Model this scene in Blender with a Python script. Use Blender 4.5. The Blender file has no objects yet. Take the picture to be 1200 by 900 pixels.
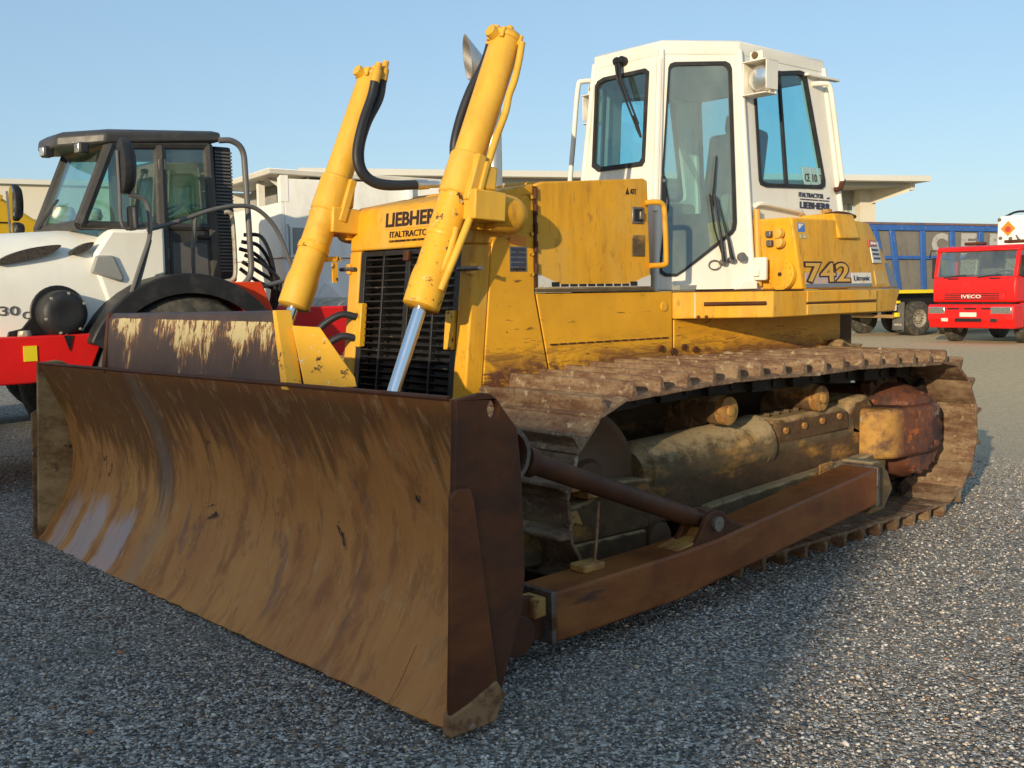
import bpy, bmesh, math, random
import numpy as np
from mathutils import Vector, Matrix, Quaternion
from mathutils.geometry import tessellate_polygon

R = math.radians
SC = bpy.context.scene
COL = SC.collection
random.seed(7)

# ------------------------------------------------------------------ camera
cam_d = bpy.data.cameras.new("camera")
cam = bpy.data.objects.new("camera", cam_d)
COL.objects.link(cam)
cam_d.sensor_width = 36.0
cam_d.lens = 1262.6 / 1200 * 36.0
cam_d.clip_start = 0.1
cam_d.clip_end = 3000
_f = Vector((0.65564849, 0.7501427, -0.08608703))
_r = Vector((0.75201084, -0.65898378, -0.01483503))
_u = Vector((0.06785835, 0.05501182, 0.99617717))
M4 = Matrix((( _r.x, _u.x, -_f.x, -2.187), (_r.y, _u.y, -_f.y, -5.012), (_r.z, _u.z, -_f.z, 1.540), (0, 0, 0, 1)))
cam.matrix_world = M4
SC.camera = cam

# ------------------------------------------------------------------ sky, sun, exposure
SUN = Vector((-1.0, -0.42, 0.252)).normalized()          # towards the sun
EL = math.asin(SUN.z)
world = bpy.data.worlds.new("World")
SC.world = world
world.use_nodes = True
wn = world.node_tree
for n in list(wn.nodes):
    wn.nodes.remove(n)
sky = wn.nodes.new("ShaderNodeTexSky")
sky.sky_type = 'NISHITA'
sky.sun_disc = False
sky.sun_elevation = EL
sky.sun_rotation = math.atan2(SUN.x, SUN.y)
sky.altitude = 100
sky.air_density = 1.0
sky.dust_density = 1.0
sky.ozone_density = 1.6
bg = wn.nodes.new("ShaderNodeBackground")
bg.inputs['Strength'].default_value = 0.145
wo = wn.nodes.new("ShaderNodeOutputWorld")
veil = wn.nodes.new("ShaderNodeMix")                    # thin even haze over the clear sky
veil.data_type = 'RGBA'
veil.blend_type = 'MIX'
veil.inputs[0].default_value = 0.58
veil.inputs[7].default_value = (1.70, 2.72, 3.85, 1)
wn.links.new(sky.outputs[0], veil.inputs[6])
wn.links.new(veil.outputs[2], bg.inputs[0])
wn.links.new(bg.outputs[0], wo.inputs[0])

sun_d = bpy.data.lights.new("sun", 'SUN')
sun_d.energy = 3.6
sun_d.angle = R(0.5)
sun_d.color = (1.0, 0.83, 0.58)
sun = bpy.data.objects.new("sun", sun_d)
COL.objects.link(sun)
sun.rotation_euler = SUN.to_track_quat('Z', 'Y').to_euler()

SC.view_settings.view_transform = 'Standard'
SC.view_settings.look = 'None'
SC.view_settings.exposure = 0.42
SC.view_settings.gamma = 1.0
SC.view_settings.use_curve_mapping = False
SC.render.engine = 'CYCLES'
SC.cycles.use_denoising = True
SC.cycles.max_bounces = 8
SC.cycles.transparent_max_bounces = 16

# ------------------------------------------------------------------ materials
class NT:
    def __init__(s, name):
        s.m = bpy.data.materials.new(name)
        s.m.use_nodes = True
        s.t = s.m.node_tree
        for n in list(s.t.nodes):
            s.t.nodes.remove(n)
        s.out = s.t.nodes.new("ShaderNodeOutputMaterial")
        s.tc = s.t.nodes.new("ShaderNodeTexCoord")
        s.co = s.tc.outputs['Object']

    def n(s, typ, **kw):
        x = s.t.nodes.new(typ)
        for k, v in kw.items():
            if hasattr(x, k):
                setattr(x, k, v)
        return x

    def l(s, a, b):
        s.t.links.new(a, b)

    def rnd_offset(s):
        oi = s.n("ShaderNodeObjectInfo")
        mul = s.n("ShaderNodeVectorMath", operation='SCALE')
        cmb = s.n("ShaderNodeCombineXYZ")
        for i in range(3):
            s.l(oi.outputs['Random'], cmb.inputs[i])
        s.l(cmb.outputs[0], mul.inputs[0])
        mul.inputs['Scale'].default_value = 37.0
        add = s.n("ShaderNodeVectorMath", operation='ADD')
        s.l(s.co, add.inputs[0])
        s.l(mul.outputs[0], add.inputs[1])
        s.co = add.outputs[0]

    def mapped(s, scale):
        mp = s.n("ShaderNodeMapping")
        mp.inputs['Scale'].default_value = scale
        s.l(s.co, mp.inputs['Vector'])
        return mp.outputs[0]

    def noise(s, scale=(1, 1, 1), detail=5, rough=0.6, dist=0.0):
        nz = s.n("ShaderNodeTexNoise")
        nz.inputs['Scale'].default_value = 1.0
        nz.inputs['Detail'].default_value = detail
        nz.inputs['Roughness'].default_value = rough
        nz.inputs['Distortion'].default_value = dist
        if not isinstance(scale, (tuple, list)):
            scale = (scale,) * 3
        s.l(s.mapped(scale), nz.inputs['Vector'])
        return nz.outputs['Fac']

    def ramp(s, src, lo, hi, a=0.0, b=1.0):
        mr = s.n("ShaderNodeMapRange")
        mr.inputs['From Min'].default_value = lo
        mr.inputs['From Max'].default_value = hi
        mr.inputs['To Min'].default_value = a
        mr.inputs['To Max'].default_value = b
        s.l(src, mr.inputs['Value'])
        return mr.outputs[0]

    def math(s, op, a, b):
        m = s.n("ShaderNodeMath", operation=op)
        for i, v in enumerate((a, b)):
            if isinstance(v, (int, float)):
                m.inputs[i].default_value = v
            else:
                s.l(v, m.inputs[i])
        return m.outputs[0]

    def xyz(s, i):
        sp = s.n("ShaderNodeSeparateXYZ")
        s.l(s.tc.outputs['Object'], sp.inputs[0])
        return sp.outputs[i]

    def mix(s, fac, a, b):
        mx = s.n("ShaderNodeMix", data_type='RGBA')
        if isinstance(fac, (int, float)):
            mx.inputs[0].default_value = fac
        else:
            s.l(fac, mx.inputs[0])
        for i, v in ((6, a), (7, b)):
            if isinstance(v, tuple):
                mx.inputs[i].default_value = (*v[:3], 1)
            else:
                s.l(v, mx.inputs[i])
        return mx.outputs[2]

    def mixf(s, fac, a, b):
        mx = s.n("ShaderNodeMix", data_type='FLOAT')
        if isinstance(fac, (int, float)):
            mx.inputs[0].default_value = fac
        else:
            s.l(fac, mx.inputs[0])
        for i, v in ((2, a), (3, b)):
            if isinstance(v, (int, float)):
                mx.inputs[i].default_value = v
            else:
                s.l(v, mx.inputs[i])
        return mx.outputs[0]

    def bsdf(s, color, rough, metal=0.0, bump=None, bstr=0.2, bdist=0.01, spec=0.5, coat=0.0):
        p = s.n("ShaderNodeBsdfPrincipled")
        for key, v in (('Base Color', color), ('Roughness', rough), ('Metallic', metal), ('Specular IOR Level', spec), ('Coat Weight', coat)):
            if isinstance(v, tuple):
                p.inputs[key].default_value = (*v[:3], 1)
            elif isinstance(v, (int, float)):
                p.inputs[key].default_value = v
            else:
                s.l(v, p.inputs[key])
        if bump is not None:
            b = s.n("ShaderNodeBump")
            b.inputs['Strength'].default_value = bstr
            b.inputs['Distance'].default_value = bdist
            s.l(bump, b.inputs['Height'])
            s.l(b.outputs[0], p.inputs['Normal'])
        s.l(p.outputs[0], s.out.inputs[0])
        return s.m


def worn(name, base, rough=0.45, layers=(), metal=0.0, vary=0.12, vscale=3.0, bump=0.08, bscale=60.0, rnd=False, rvary=0.15, spec=0.4):
    """base colour with broad variation, then layers (scale, lo, hi, colour, roughness, zrange or None)"""
    t = NT(name)
    if rnd:
        t.rnd_offset()
    dark = tuple(c * (1 - vary) for c in base)
    lite = tuple(min(1, c * (1 + vary)) for c in base)
    col = t.mix(t.ramp(t.noise(vscale, 5, 0.62), 0.3, 0.7), dark, lite)
    rg = t.ramp(t.noise(vscale * 3.1, 4, 0.6), 0.3, 0.7, rough - rvary * rough, rough + rvary * rough)
    for L in layers:
        sc, lo, hi, c, rr = L[:5]
        msk = t.ramp(t.noise(sc, 7, 0.68, L[6] if len(L) > 6 else 0.0), lo, hi)
        if len(L) > 5 and L[5]:
            ax, z0, z1 = L[5]
            msk = t.math('MULTIPLY', msk, t.ramp(t.xyz(ax), z0, z1))
        col = t.mix(msk, col, c)
        rg = t.mixf(msk, rg, rr)
    bm = t.noise(bscale, 4, 0.6) if bump else None
    return t.bsdf(col, rg, metal, bm, bump, 0.004, spec)


RUST = (0.085, 0.030, 0.012)
RUSTL = (0.20, 0.075, 0.022)
DUST = (0.34, 0.24, 0.13)
YEL = (0.72, 0.345, 0.016)
CHIP = [((26, 26, 26), 0.685, 0.70, (0.05, 0.025, 0.015), 0.7), ((75, 75, 75), 0.70, 0.72, (0.06, 0.03, 0.018), 0.7)]
M = {}
M['yellow'] = worn('yellow_paint', YEL, 0.5, spec=0.3, layers=[((11, 11, 1.3), 0.46, 0.78, (0.50, 0.215, 0.012), 0.6), ((2.6, 2.6, 2.2), 0.44, 0.70, (0.62, 0.37, 0.075), 0.7), ((20, 20, 7), 0.56, 0.72, (0.40, 0.19, 0.03), 0.7), ((30, 30, 5), 0.60, 0.75, (0.46, 0.20, 0.02), 0.6), ((6, 6, 60), 0.70, 0.73, (0.30, 0.12, 0.02), 0.6)] + CHIP, vary=0.10, bump=0.05, bscale=14)
M['yellow_clean'] = worn('yellow_paint_cylinder', (0.72, 0.405, 0.042), 0.45, [((7, 7, 2), 0.45, 0.75, (0.60, 0.30, 0.025), 0.55), ((14, 14, 3), 0.55, 0.75, (0.62, 0.40, 0.10), 0.6), ((50, 50, 16), 0.66, 0.70, (0.20, 0.085, 0.02), 0.7), ((34, 34, 34), 0.70, 0.712, (0.06, 0.03, 0.015), 0.7), ((5, 5, 5), 0.55, 0.8, (0.62, 0.27, 0.012), 0.45)], vary=0.07, bump=0.04, bscale=20)
M['yellow_chipped'] = worn('yellow_paint_chipped', (0.74, 0.38, 0.022), 0.42, [((16, 16, 16), 0.58, 0.63, (0.07, 0.03, 0.015), 0.75), ((40, 40, 40), 0.62, 0.65, (0.55, 0.5, 0.4), 0.5)], vary=0.12, bump=0.1, bscale=30)
M['yellow_low'] = worn('yellow_paint_scraped', YEL, 0.5, spec=0.3, layers=[((5, 14, 30), 0.50, 0.56, (0.16, 0.06, 0.02), 0.7, (2, 1.30, 1.08), 1.2), ((2.2, 2.2, 3.0), 0.40, 0.5, (0.13, 0.05, 0.025), 0.65, (2, 1.22, 1.10), 0.6), ((6, 6, 40), 0.62, 0.66, (0.22, 0.10, 0.02), 0.7)] + CHIP, vary=0.12, bump=0.07, bscale=14)
M['white'] = worn('cream_white_paint', (0.76, 0.72, 0.62), 0.42, [((6, 6, 1.2), 0.55, 0.85, (0.55, 0.50, 0.40), 0.5), ((30, 30, 30), 0.72, 0.74, (0.2, 0.12, 0.07), 0.7)], vary=0.05, bump=0.03, bscale=10)
M['grey_inside'] = worn('cab_lining', (0.26, 0.27, 0.25), 0.75, vary=0.2)
M['beige_inside'] = worn('cab_trim_beige', (0.36, 0.36, 0.24), 0.7, vary=0.15)
M['rubber'] = worn('black_rubber', (0.018, 0.018, 0.018), 0.6, vary=0.3, layers=[((8, 8, 8), 0.5, 0.8, (0.05, 0.045, 0.04), 0.8)])
M['hose'] = worn('hose_rubber', (0.022, 0.022, 0.025), 0.5, vary=0.2, bump=0.1, bscale=120)
M['black'] = worn('black_paint', (0.012, 0.012, 0.013), 0.45, [((18, 18, 18), 0.55, 0.75, (0.05, 0.04, 0.03), 0.7)], vary=0.3)
M['grille'] = worn('black_grille_paint', (0.014, 0.014, 0.015), 0.4, [((30, 12, 60), 0.6, 0.72, (0.16, 0.10, 0.05), 0.7)], vary=0.3)
M['chrome'] = worn('chromed_rod', (0.75, 0.77, 0.80), 0.12, metal=1.0, vary=0.03, bump=0)
M['alu'] = worn('aluminium_exhaust', (0.62, 0.60, 0.56), 0.38, [((6, 6, 3), 0.5, 0.8, (0.45, 0.38, 0.30), 0.5)], metal=0.9, vary=0.08, bump=0.03)
M['steel'] = worn('bare_steel', (0.22, 0.20, 0.18), 0.4, [((20, 20, 20), 0.5, 0.7, RUST, 0.75)], metal=0.7, vary=0.15)
M['rust_dark'] = worn('dark_rusted_steel', (0.070, 0.026, 0.012), 0.6, [((3, 3, 6), 0.48, 0.7, (0.12, 0.040, 0.012), 0.65), ((20, 20, 20), 0.66, 0.74, (0.17, 0.09, 0.04), 0.75)], spec=0.25, vary=0.25, vscale=5, bump=0.12, bscale=45)
M['arm'] = worn('rusted_push_arm_steel', (0.17, 0.052, 0.013), 0.5, spec=0.3, layers= [((2, 2, 5), 0.45, 0.7, (0.28, 0.105, 0.024), 0.55), ((1.5, 8, 8), 0.60, 0.72, (0.06, 0.028, 0.020), 0.5)], vary=0.25, vscale=4, bump=0.1, bscale=50)
M['shoe'] = worn('track_shoe_steel', (0.125, 0.068, 0.040), 0.55, [((22, 6, 22), 0.42, 0.76, (0.32, 0.225, 0.13), 0.85), ((60, 40, 60), 0.50, 0.70, (0.09, 0.040, 0.022), 0.7), ((4, 3, 4), 0.5, 0.72, (0.27, 0.19, 0.11), 0.85), ((13, 13, 13), 0.58, 0.66, (0.36, 0.29, 0.18), 0.9)], vary=0.2, vscale=6, bump=0.3, bscale=55, rnd=True, spec=0.2)
M['chain'] = worn('greasy_track_chain', (0.022, 0.016, 0.012), 0.6, [((12, 12, 12), 0.55, 0.7, (0.07, 0.04, 0.02), 0.8)], metal=0.2, vary=0.3)
M['final'] = worn('final_drive_paint_and_rust', (0.14, 0.052, 0.028), 0.55, [((3.5, 3.5, 3.5), 0.50, 0.58, (0.055, 0.030, 0.028), 0.6), ((6, 6, 6), 0.585, 0.63, (0.36, 0.10, 0.025), 0.7), ((4, 4, 8), 0.62, 0.70, (0.40, 0.32, 0.22), 0.85)], vary=0.25, vscale=5, bump=0.2, bscale=40)
M['guard_mix'] = worn('drive_guard_paint_and_rust', (0.14, 0.052, 0.028), 0.6, [((3.5, 3.5, 3.5), 0.46, 0.56, (0.06, 0.030, 0.026), 0.65), ((5, 5, 5), 0.34, 0.52, (0.40, 0.215, 0.05), 0.65, (0, 1.63, 1.49)), ((9, 9, 9), 0.585, 0.63, (0.34, 0.10, 0.025), 0.75), ((5, 5, 10), 0.60, 0.68, (0.30, 0.25, 0.18), 0.85)], vary=0.25, vscale=5, bump=0.25, bscale=40, spec=0.25)
M['final_y'] = worn('final_drive_yellow', (0.40, 0.225, 0.055), 0.65, [((6, 6, 6), 0.45, 0.58, (0.27, 0.115, 0.035), 0.7), ((14, 14, 14), 0.56, 0.64, (0.10, 0.045, 0.022), 0.8)], vary=0.2, bump=0.2, bscale=40)
M['idler'] = worn('idler_steel', (0.11, 0.058, 0.028), 0.55, [((5, 5, 5), 0.5, 0.7, (0.15, 0.085, 0.04), 0.8)], metal=0.2, vary=0.25, bump=0.15, bscale=40)
M['plate'] = worn('worn_rim_steel', (0.17, 0.14, 0.125), 0.45, [((12, 12, 12), 0.45, 0.65, RUST, 0.6)], metal=0.5, vary=0.2)
M['worn_edge'] = worn('worn_cutting_edge', (0.26, 0.145, 0.065), 0.6, [((14, 5, 14), 0.46, 0.60, (0.13, 0.052, 0.02), 0.6), ((4, 3, 4), 0.64, 0.70, (0.36, 0.31, 0.26), 0.4)], vary=0.2, bump=0.2, bscale=45)
M['end_in'] = worn('end_plate_steel', (0.20, 0.11, 0.045), 0.6, [((4, 4, 8), 0.40, 0.62, (0.46, 0.32, 0.15), 0.75), ((10, 10, 10), 0.60, 0.68, (0.045, 0.025, 0.016), 0.6)], metal=0.15, vary=0.2, bump=0.15, bscale=40)


def muddy(name, base, dust, ochre):
    t = NT(name)
    ge = t.n("ShaderNodeNewGeometry")
    sp = t.n("ShaderNodeSeparateXYZ")
    t.l(ge.outputs['Normal'], sp.inputs[0])
    n1 = t.noise((9, 9, 14), 7, 0.68)
    n2 = t.noise((2.2, 4, 6), 5, 0.6)
    n3 = t.noise((45, 45, 45), 4, 0.6)
    dark = tuple(c * 0.6 for c in base)
    col = t.mix(t.ramp(n1, 0.35, 0.7), dark, base)
    col = t.mix(t.math('MULTIPLY', t.ramp(n2, 0.54, 0.66), t.ramp(n1, 0.35, 0.6)), col, ochre)
    up = t.math('ADD', sp.outputs[2], t.math('MULTIPLY', t.math('SUBTRACT', n1, 0.5), 2.2))
    col = t.mix(t.ramp(up, 0.25, 0.85, 0.0, 0.9), col, dust)
    col = t.mix(t.ramp(n3, 0.56, 0.72, 0, 0.6), col, tuple(c * 0.5 for c in base))
    return t.bsdf(col, 0.9, 0.0, t.math('ADD', n1, t.math('MULTIPLY', n3, 0.5)), 0.5, 0.012, 0.2)


def blade_mat():
    t = NT('blade_face_steel')
    z = t.xyz(2)
    y = t.xyz(1)
    n1 = t.noise((0.1, 1.1, 0.8), 5, 0.6)
    streak = t.noise((0.01, 17, 0.9), 5, 0.62)
    fine = t.noise((0.01, 42, 1.6), 6, 0.7, 0.8)
    col = t.mix(t.ramp(n1, 0.32, 0.68), (0.40, 0.15, 0.040), (0.60, 0.285, 0.080))
    col = t.mix(t.ramp(fine, 0.45, 0.8, 0, 0.28), col, (0.60, 0.33, 0.115))
    # damp streaks, plus shade of the downward-facing upper blade put into the colour
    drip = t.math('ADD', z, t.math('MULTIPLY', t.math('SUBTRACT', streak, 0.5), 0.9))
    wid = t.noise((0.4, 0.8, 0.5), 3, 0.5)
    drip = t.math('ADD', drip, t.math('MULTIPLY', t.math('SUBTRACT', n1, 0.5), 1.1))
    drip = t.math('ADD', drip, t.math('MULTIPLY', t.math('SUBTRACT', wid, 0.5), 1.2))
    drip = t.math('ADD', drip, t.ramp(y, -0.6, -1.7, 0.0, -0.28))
    damp_shade = t.ramp(drip, 0.60, 0.78)
    damp_shade = t.math('MULTIPLY', damp_shade, t.ramp(fine, 0.25, 0.5, 0.7, 1.0))
    col = t.mix(t.math('MULTIPLY', damp_shade, 0.8), col, (0.135, 0.052, 0.016))
    # mottled rust, grey-purple smears and fine scratches
    mot = t.noise((0.5, 6.5, 3.2), 8, 0.70, 0.25)
    col = t.mix(t.ramp(mot, 0.50, 0.60, 0, 0.55), col, (0.215, 0.076, 0.026))
    mo2 = t.noise((0.5, 15, 8), 7, 0.72, 0.3)
    col = t.mix(t.ramp(mo2, 0.55, 0.66, 0, 0.5), col, (0.50, 0.31, 0.13))
    sme = t.noise((0.01, 5.0, 2.3), 7, 0.68, 0.4)
    col = t.mix(t.ramp(sme, 0.585, 0.66, 0, 0.55), col, (0.15, 0.085, 0.072))
    scr = t.noise((0.01, 150, 2.0), 5, 0.7)
    col = t.mix(t.math('MULTIPLY', t.ramp(scr, 0.60, 0.70, 0, 0.55), t.ramp(mot, 0.35, 0.6)), col, (0.42, 0.30, 0.19))
    col = t.mix(t.ramp(t.noise((0.01, 120, 1.6), 4, 0.7), 0.62, 0.70, 0, 0.45), col, (0.09, 0.04, 0.018))
    # scoured bright patches low on the blade
    low = t.ramp(z, 0.36, 0.16)
    wob = t.math('MULTIPLY', t.math('SUBTRACT', t.noise((3, 9, 2), 5, 0.65), 0.5), 0.35)
    yw = t.math('ADD', y, wob)

    def win(c, w, e=0.05):
        d = t.math('ABSOLUTE', t.math('SUBTRACT', yw, c), 0.0)
        return t.ramp(d, w + e, w)
    pol = t.math('ADD', win(1.52, 0.13), t.math('MULTIPLY', win(1.08, 0.12), 0.9))
    pol = t.math('ADD', pol, t.math('MULTIPLY', win(1.86, 0.06), 0.6))
    pol = t.math('MULTIPLY', pol, t.ramp(t.math('ADD', z, wob), 0.34, 0.22))
    pol = t.math('MINIMUM', pol, t.ramp(fine, 0.2, 0.5, 0.45, 0.9))
    splash = t.math('MULTIPLY', win(0.66, 0.05, 0.07), t.ramp(n1, 0.3, 0.6, 0.15, 0.45))
    col = t.mix(splash, col, (0.24, 0.21, 0.17))
    col = t.mix(t.math('MULTIPLY', pol, 0.85), col, (0.47, 0.41, 0.39))
    orange = t.math('MULTIPLY', t.ramp(t.noise((2, 5, 3), 6, 0.65), 0.58, 0.70), t.ramp(z, 0.45, 0.10))
    col = t.mix(t.math('MULTIPLY', orange, 0.8), col, (0.27, 0.105, 0.024))
    blot = t.ramp(t.noise((3, 3, 3), 7, 0.7, 0.6), 0.645, 0.675)
    col = t.mix(blot, col, (0.040, 0.024, 0.022))
    cream = t.math('MULTIPLY', t.ramp(t.noise((7, 7, 4), 7, 0.7), 0.60, 0.64), t.math('MULTIPLY', t.ramp(y, -1.5, -1.75), t.ramp(z, 0.75, 0.95)))
    col = t.mix(cream, col, (0.36, 0.25, 0.12))
    rg = t.mixf(damp_shade, t.ramp(n1, 0.3, 0.7, 0.55, 0.7), 0.45)
    rg = t.mixf(pol, rg, 0.25)
    b = t.math('ADD', t.math('ADD', t.noise((3, 30, 2), 4, 0.6), mo2), t.math('MULTIPLY', t.noise((1.2, 1.6, 1.4), 3, 0.5), 3.0))
    return t.bsdf(col, rg, 0.0, b, 0.22, 0.006, 0.25)


def guard_mat():
    t = NT('flaking_guard_paint')
    z = t.xyz(2)
    a = t.noise((14, 24, 9), 8, 0.75, 0.8)
    big = t.noise((2, 3.2, 2), 3, 0.5)
    s = t.math('ADD', a, t.math('MULTIPLY', t.math('SUBTRACT', big, 0.5), 0.8))
    s = t.math('ADD', s, t.ramp(z, 1.15, 1.36, -0.20, 0.05))
    s = t.math('MULTIPLY', s, t.ramp(z, 1.435, 1.42))
    col = t.mix(t.ramp(t.noise((5, 5, 3), 5, 0.6), 0.35, 0.65), (0.034, 0.021, 0.015), (0.070, 0.038, 0.024))
    col = t.mix(t.ramp(s, 0.47, 0.53), col, (0.26, 0.11, 0.022))
    col = t.mix(t.ramp(s, 0.535, 0.57), col, (0.52, 0.42, 0.20))
    return t.bsdf(col, 0.5, 0.1, a, 0.3, 0.004)


def glass(name, tint, rough=0.0, haze=0.0):
    t = NT(name)
    tr = t.n("ShaderNodeBsdfTransparent")
    tr.inputs[0].default_value = (*tint, 1)
    gl = t.n("ShaderNodeBsdfGlossy")
    gl.inputs['Roughness'].default_value = rough
    gl.inputs[0].default_value = (0.95, 0.98, 1, 1)
    lw = t.n("ShaderNodeLayerWeight")
    lw.inputs['Blend'].default_value = 0.5
    fc = t.math('MULTIPLY_ADD', t.math('POWER', lw.outputs['Facing'], 5.0), 0.90)
    fc.node.inputs[2].default_value = 0.08
    mx = t.n("ShaderNodeMixShader")
    t.l(fc, mx.inputs[0])
    t.l(tr.outputs[0], mx.inputs[1])
    t.l(gl.outputs[0], mx.inputs[2])
    last = mx.outputs[0]
    if haze:                                               # dust film on the pane
        df = t.n("ShaderNodeBsdfDiffuse")
        df.inputs[0].default_value = (0.42, 0.46, 0.42, 1)
        m2 = t.n("ShaderNodeMixShader")
        t.l(t.ramp(t.noise((3, 3, 1.2), 5, 0.65), 0.3, 0.75, haze * 0.3, haze), m2.inputs[0])
        t.l(last, m2.inputs[1])
        t.l(df.outputs[0], m2.inputs[2])
        last = m2.outputs[0]
    t.l(last, t.out.inputs[0])
    return t.m


M['undercar'] = muddy('muddy_track_frame', (0.125, 0.072, 0.036), (0.36, 0.25, 0.125), (0.42, 0.20, 0.04))
M['recoil'] = muddy('dusty_recoil_tube', (0.16, 0.112, 0.060), (0.38, 0.285, 0.155), (0.46, 0.24, 0.05))
M['wear'] = worn('wear_plate_rust', (0.088, 0.029, 0.012), 0.6, [((2, 2, 5), 0.45, 0.7, (0.17, 0.055, 0.016), 0.6), ((24, 24, 24), 0.62, 0.7, (0.06, 0.025, 0.014), 0.6)], vary=0.2, vscale=4, bump=0.12, bscale=45, spec=0.25)
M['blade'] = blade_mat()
M['guard'] = guard_mat()
M['glass'] = glass('tinted_cab_glass', (0.74, 0.94, 0.96), haze=0.05)
M['glass_dusty'] = glass('dusty_door_glass', (0.74, 0.90, 0.89), haze=0.30)
M['glass_roller'] = glass('green_cab_glass', (0.74, 0.92, 0.90), haze=0.10)
M['glass_truck'] = glass('truck_windscreen_glass', (0.80, 0.88, 0.86), haze=0.12)
M['glass_lamp'] = glass('lamp_lens', (0.95, 0.95, 0.92), rough=0.05, haze=0.1)
M['reflector'] = worn('lamp_reflector', (0.85, 0.83, 0.78), 0.18, metal=0.9, vary=0.03, bump=0.3, bscale=90)
M['seat'] = worn('seat_cloth', (0.035, 0.04, 0.04), 0.9, vary=0.3)
M['label_tan'] = worn('faded_label', (0.60, 0.34, 0.06), 0.5, vary=0.1, bump=0)
M['letter_dark'] = worn('dark_lettering', (0.030, 0.014, 0.012), 0.5, vary=0.2, bump=0)
M['letter_blue'] = worn('navy_lettering', (0.035, 0.04, 0.07), 0.5, vary=0.2, bump=0)
M['decal_white'] = worn('white_decal', (0.66, 0.63, 0.56), 0.5, [((14, 14, 14), 0.55, 0.7, (0.62, 0.36, 0.08), 0.5)], vary=0.06, bump=0)
M['letter_pale'] = worn('faded_white_lettering', (0.46, 0.44, 0.40), 0.6, [((6, 6, 6), 0.5, 0.65, (0.30, 0.28, 0.25), 0.6)], vary=0.1, bump=0)
M['decal_mauve'] = worn('mauve_decal', (0.42, 0.34, 0.38), 0.5, [((9, 9, 9), 0.5, 0.6, (0.60, 0.36, 0.10), 0.5)], vary=0.15, bump=0)
M['decal_grey'] = worn('grey_decal', (0.17, 0.18, 0.20), 0.5, vary=0.1, bump=0)
M['decal_blue'] = worn('blue_decal', (0.05, 0.16, 0.5), 0.5, vary=0.2, bump=0)
M['decal_red'] = worn('red_decal', (0.42, 0.05, 0.04), 0.5, vary=0.2, bump=0)
M['decal_orange'] = worn('orange_decal', (0.75, 0.22, 0.015), 0.5, vary=0.1, bump=0)
M['decal_pale'] = worn('pale_sticker', (0.34, 0.50, 0.47), 0.5, vary=0.08, bump=0)
M['red'] = worn('red_paint', (0.72, 0.012, 0.010), 0.4, [((12, 12, 12), 0.70, 0.73, (0.12, 0.05, 0.03), 0.7), ((3, 3, 2), 0.55, 0.8, (0.45, 0.03, 0.02), 0.5)], vary=0.08, bump=0.03)
M['red_orange'] = worn('orange_red_paint', (0.78, 0.06, 0.010), 0.4, vary=0.06, bump=0.03)
M['roller_white'] = worn('roller_white_paint', (0.88, 0.85, 0.74), 0.35, [((3, 3, 1), 0.5, 0.8, (0.78, 0.74, 0.63), 0.5)], vary=0.04, bump=0.02)
M['cab_grey'] = worn('dark_grey_cab_paint', (0.050, 0.046, 0.042), 0.45, [((8, 8, 8), 0.5, 0.75, (0.09, 0.08, 0.065), 0.6)], vary=0.2, bump=0.04)
M['plastic'] = worn('black_plastic', (0.020, 0.020, 0.021), 0.5, [((7, 7, 7), 0.5, 0.75, (0.05, 0.045, 0.04), 0.65)], vary=0.2, bump=0.05)
M['vent'] = worn('brown_vent_mesh', (0.075, 0.060, 0.046), 0.7, [((60, 60, 60), 0.5, 0.55, (0.03, 0.025, 0.02), 0.7)], vary=0.1)
M['tube_grey'] = worn('grey_tube_paint', (0.12, 0.115, 0.11), 0.4, vary=0.2, bump=0.03)
M['mesh_black'] = worn('black_mesh', (0.016, 0.016, 0.018), 0.5, vary=0.2)
M['hopper_white'] = worn('hopper_white_paint', (0.86, 0.84, 0.76), 0.5, [((2, 2, 1), 0.5, 0.8, (0.64, 0.62, 0.55), 0.6)], vary=0.04, bump=0.03)
M['hopper_grey'] = worn('hopper_grey_paint', (0.30, 0.30, 0.28), 0.6, vary=0.1)
M['loader_yellow'] = worn('loader_yellow_paint', (0.66, 0.40, 0.012), 0.42, vary=0.06, bump=0.03)
M['blue'] = worn('blue_tipper_paint', (0.035, 0.115, 0.36), 0.45, [((14, 14, 14), 0.62, 0.68, (0.30, 0.33, 0.40), 0.6), ((20, 20, 20), 0.68, 0.71, (0.12, 0.06, 0.04), 0.7)], vary=0.12)
M['tipper_panel'] = worn('grey_tipper_panel', (0.19, 0.175, 0.145), 0.6, [((4, 4, 1.5), 0.5, 0.75, (0.12, 0.105, 0.085), 0.7)], vary=0.1)
M['tipper_rim'] = worn('rusty_tipper_rim', (0.19, 0.11, 0.085), 0.7, [((10, 10, 10), 0.5, 0.65, (0.07, 0.09, 0.2), 0.6)], vary=0.2)
M['yellow_tape'] = worn('yellow_stripe_paint', (0.80, 0.62, 0.02), 0.4, vary=0.05, bump=0)
M['tyre'] = worn('tyre_rubber', (0.045, 0.042, 0.036), 0.85, [((9, 9, 9), 0.45, 0.7, (0.13, 0.115, 0.085), 0.9)], vary=0.2, bump=0.1, bscale=50)
M['rim'] = worn('wheel_rim', (0.42, 0.38, 0.30), 0.5, [((14, 14, 14), 0.5, 0.65, (0.16, 0.11, 0.07), 0.7)], metal=0.3, vary=0.15)
M['wood'] = worn('timber', (0.36, 0.22, 0.09), 0.7, [((2, 30, 30), 0.5, 0.7, (0.22, 0.12, 0.05), 0.8)], vary=0.15)
M['lamp_red'] = worn('red_lens', (0.55, 0.01, 0.02), 0.2, vary=0.1, bump=0)
M['wall_cream'] = worn('cream_wall', (0.58, 0.54, 0.44), 0.85, vary=0.04, vscale=0.4, bump=0)
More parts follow.
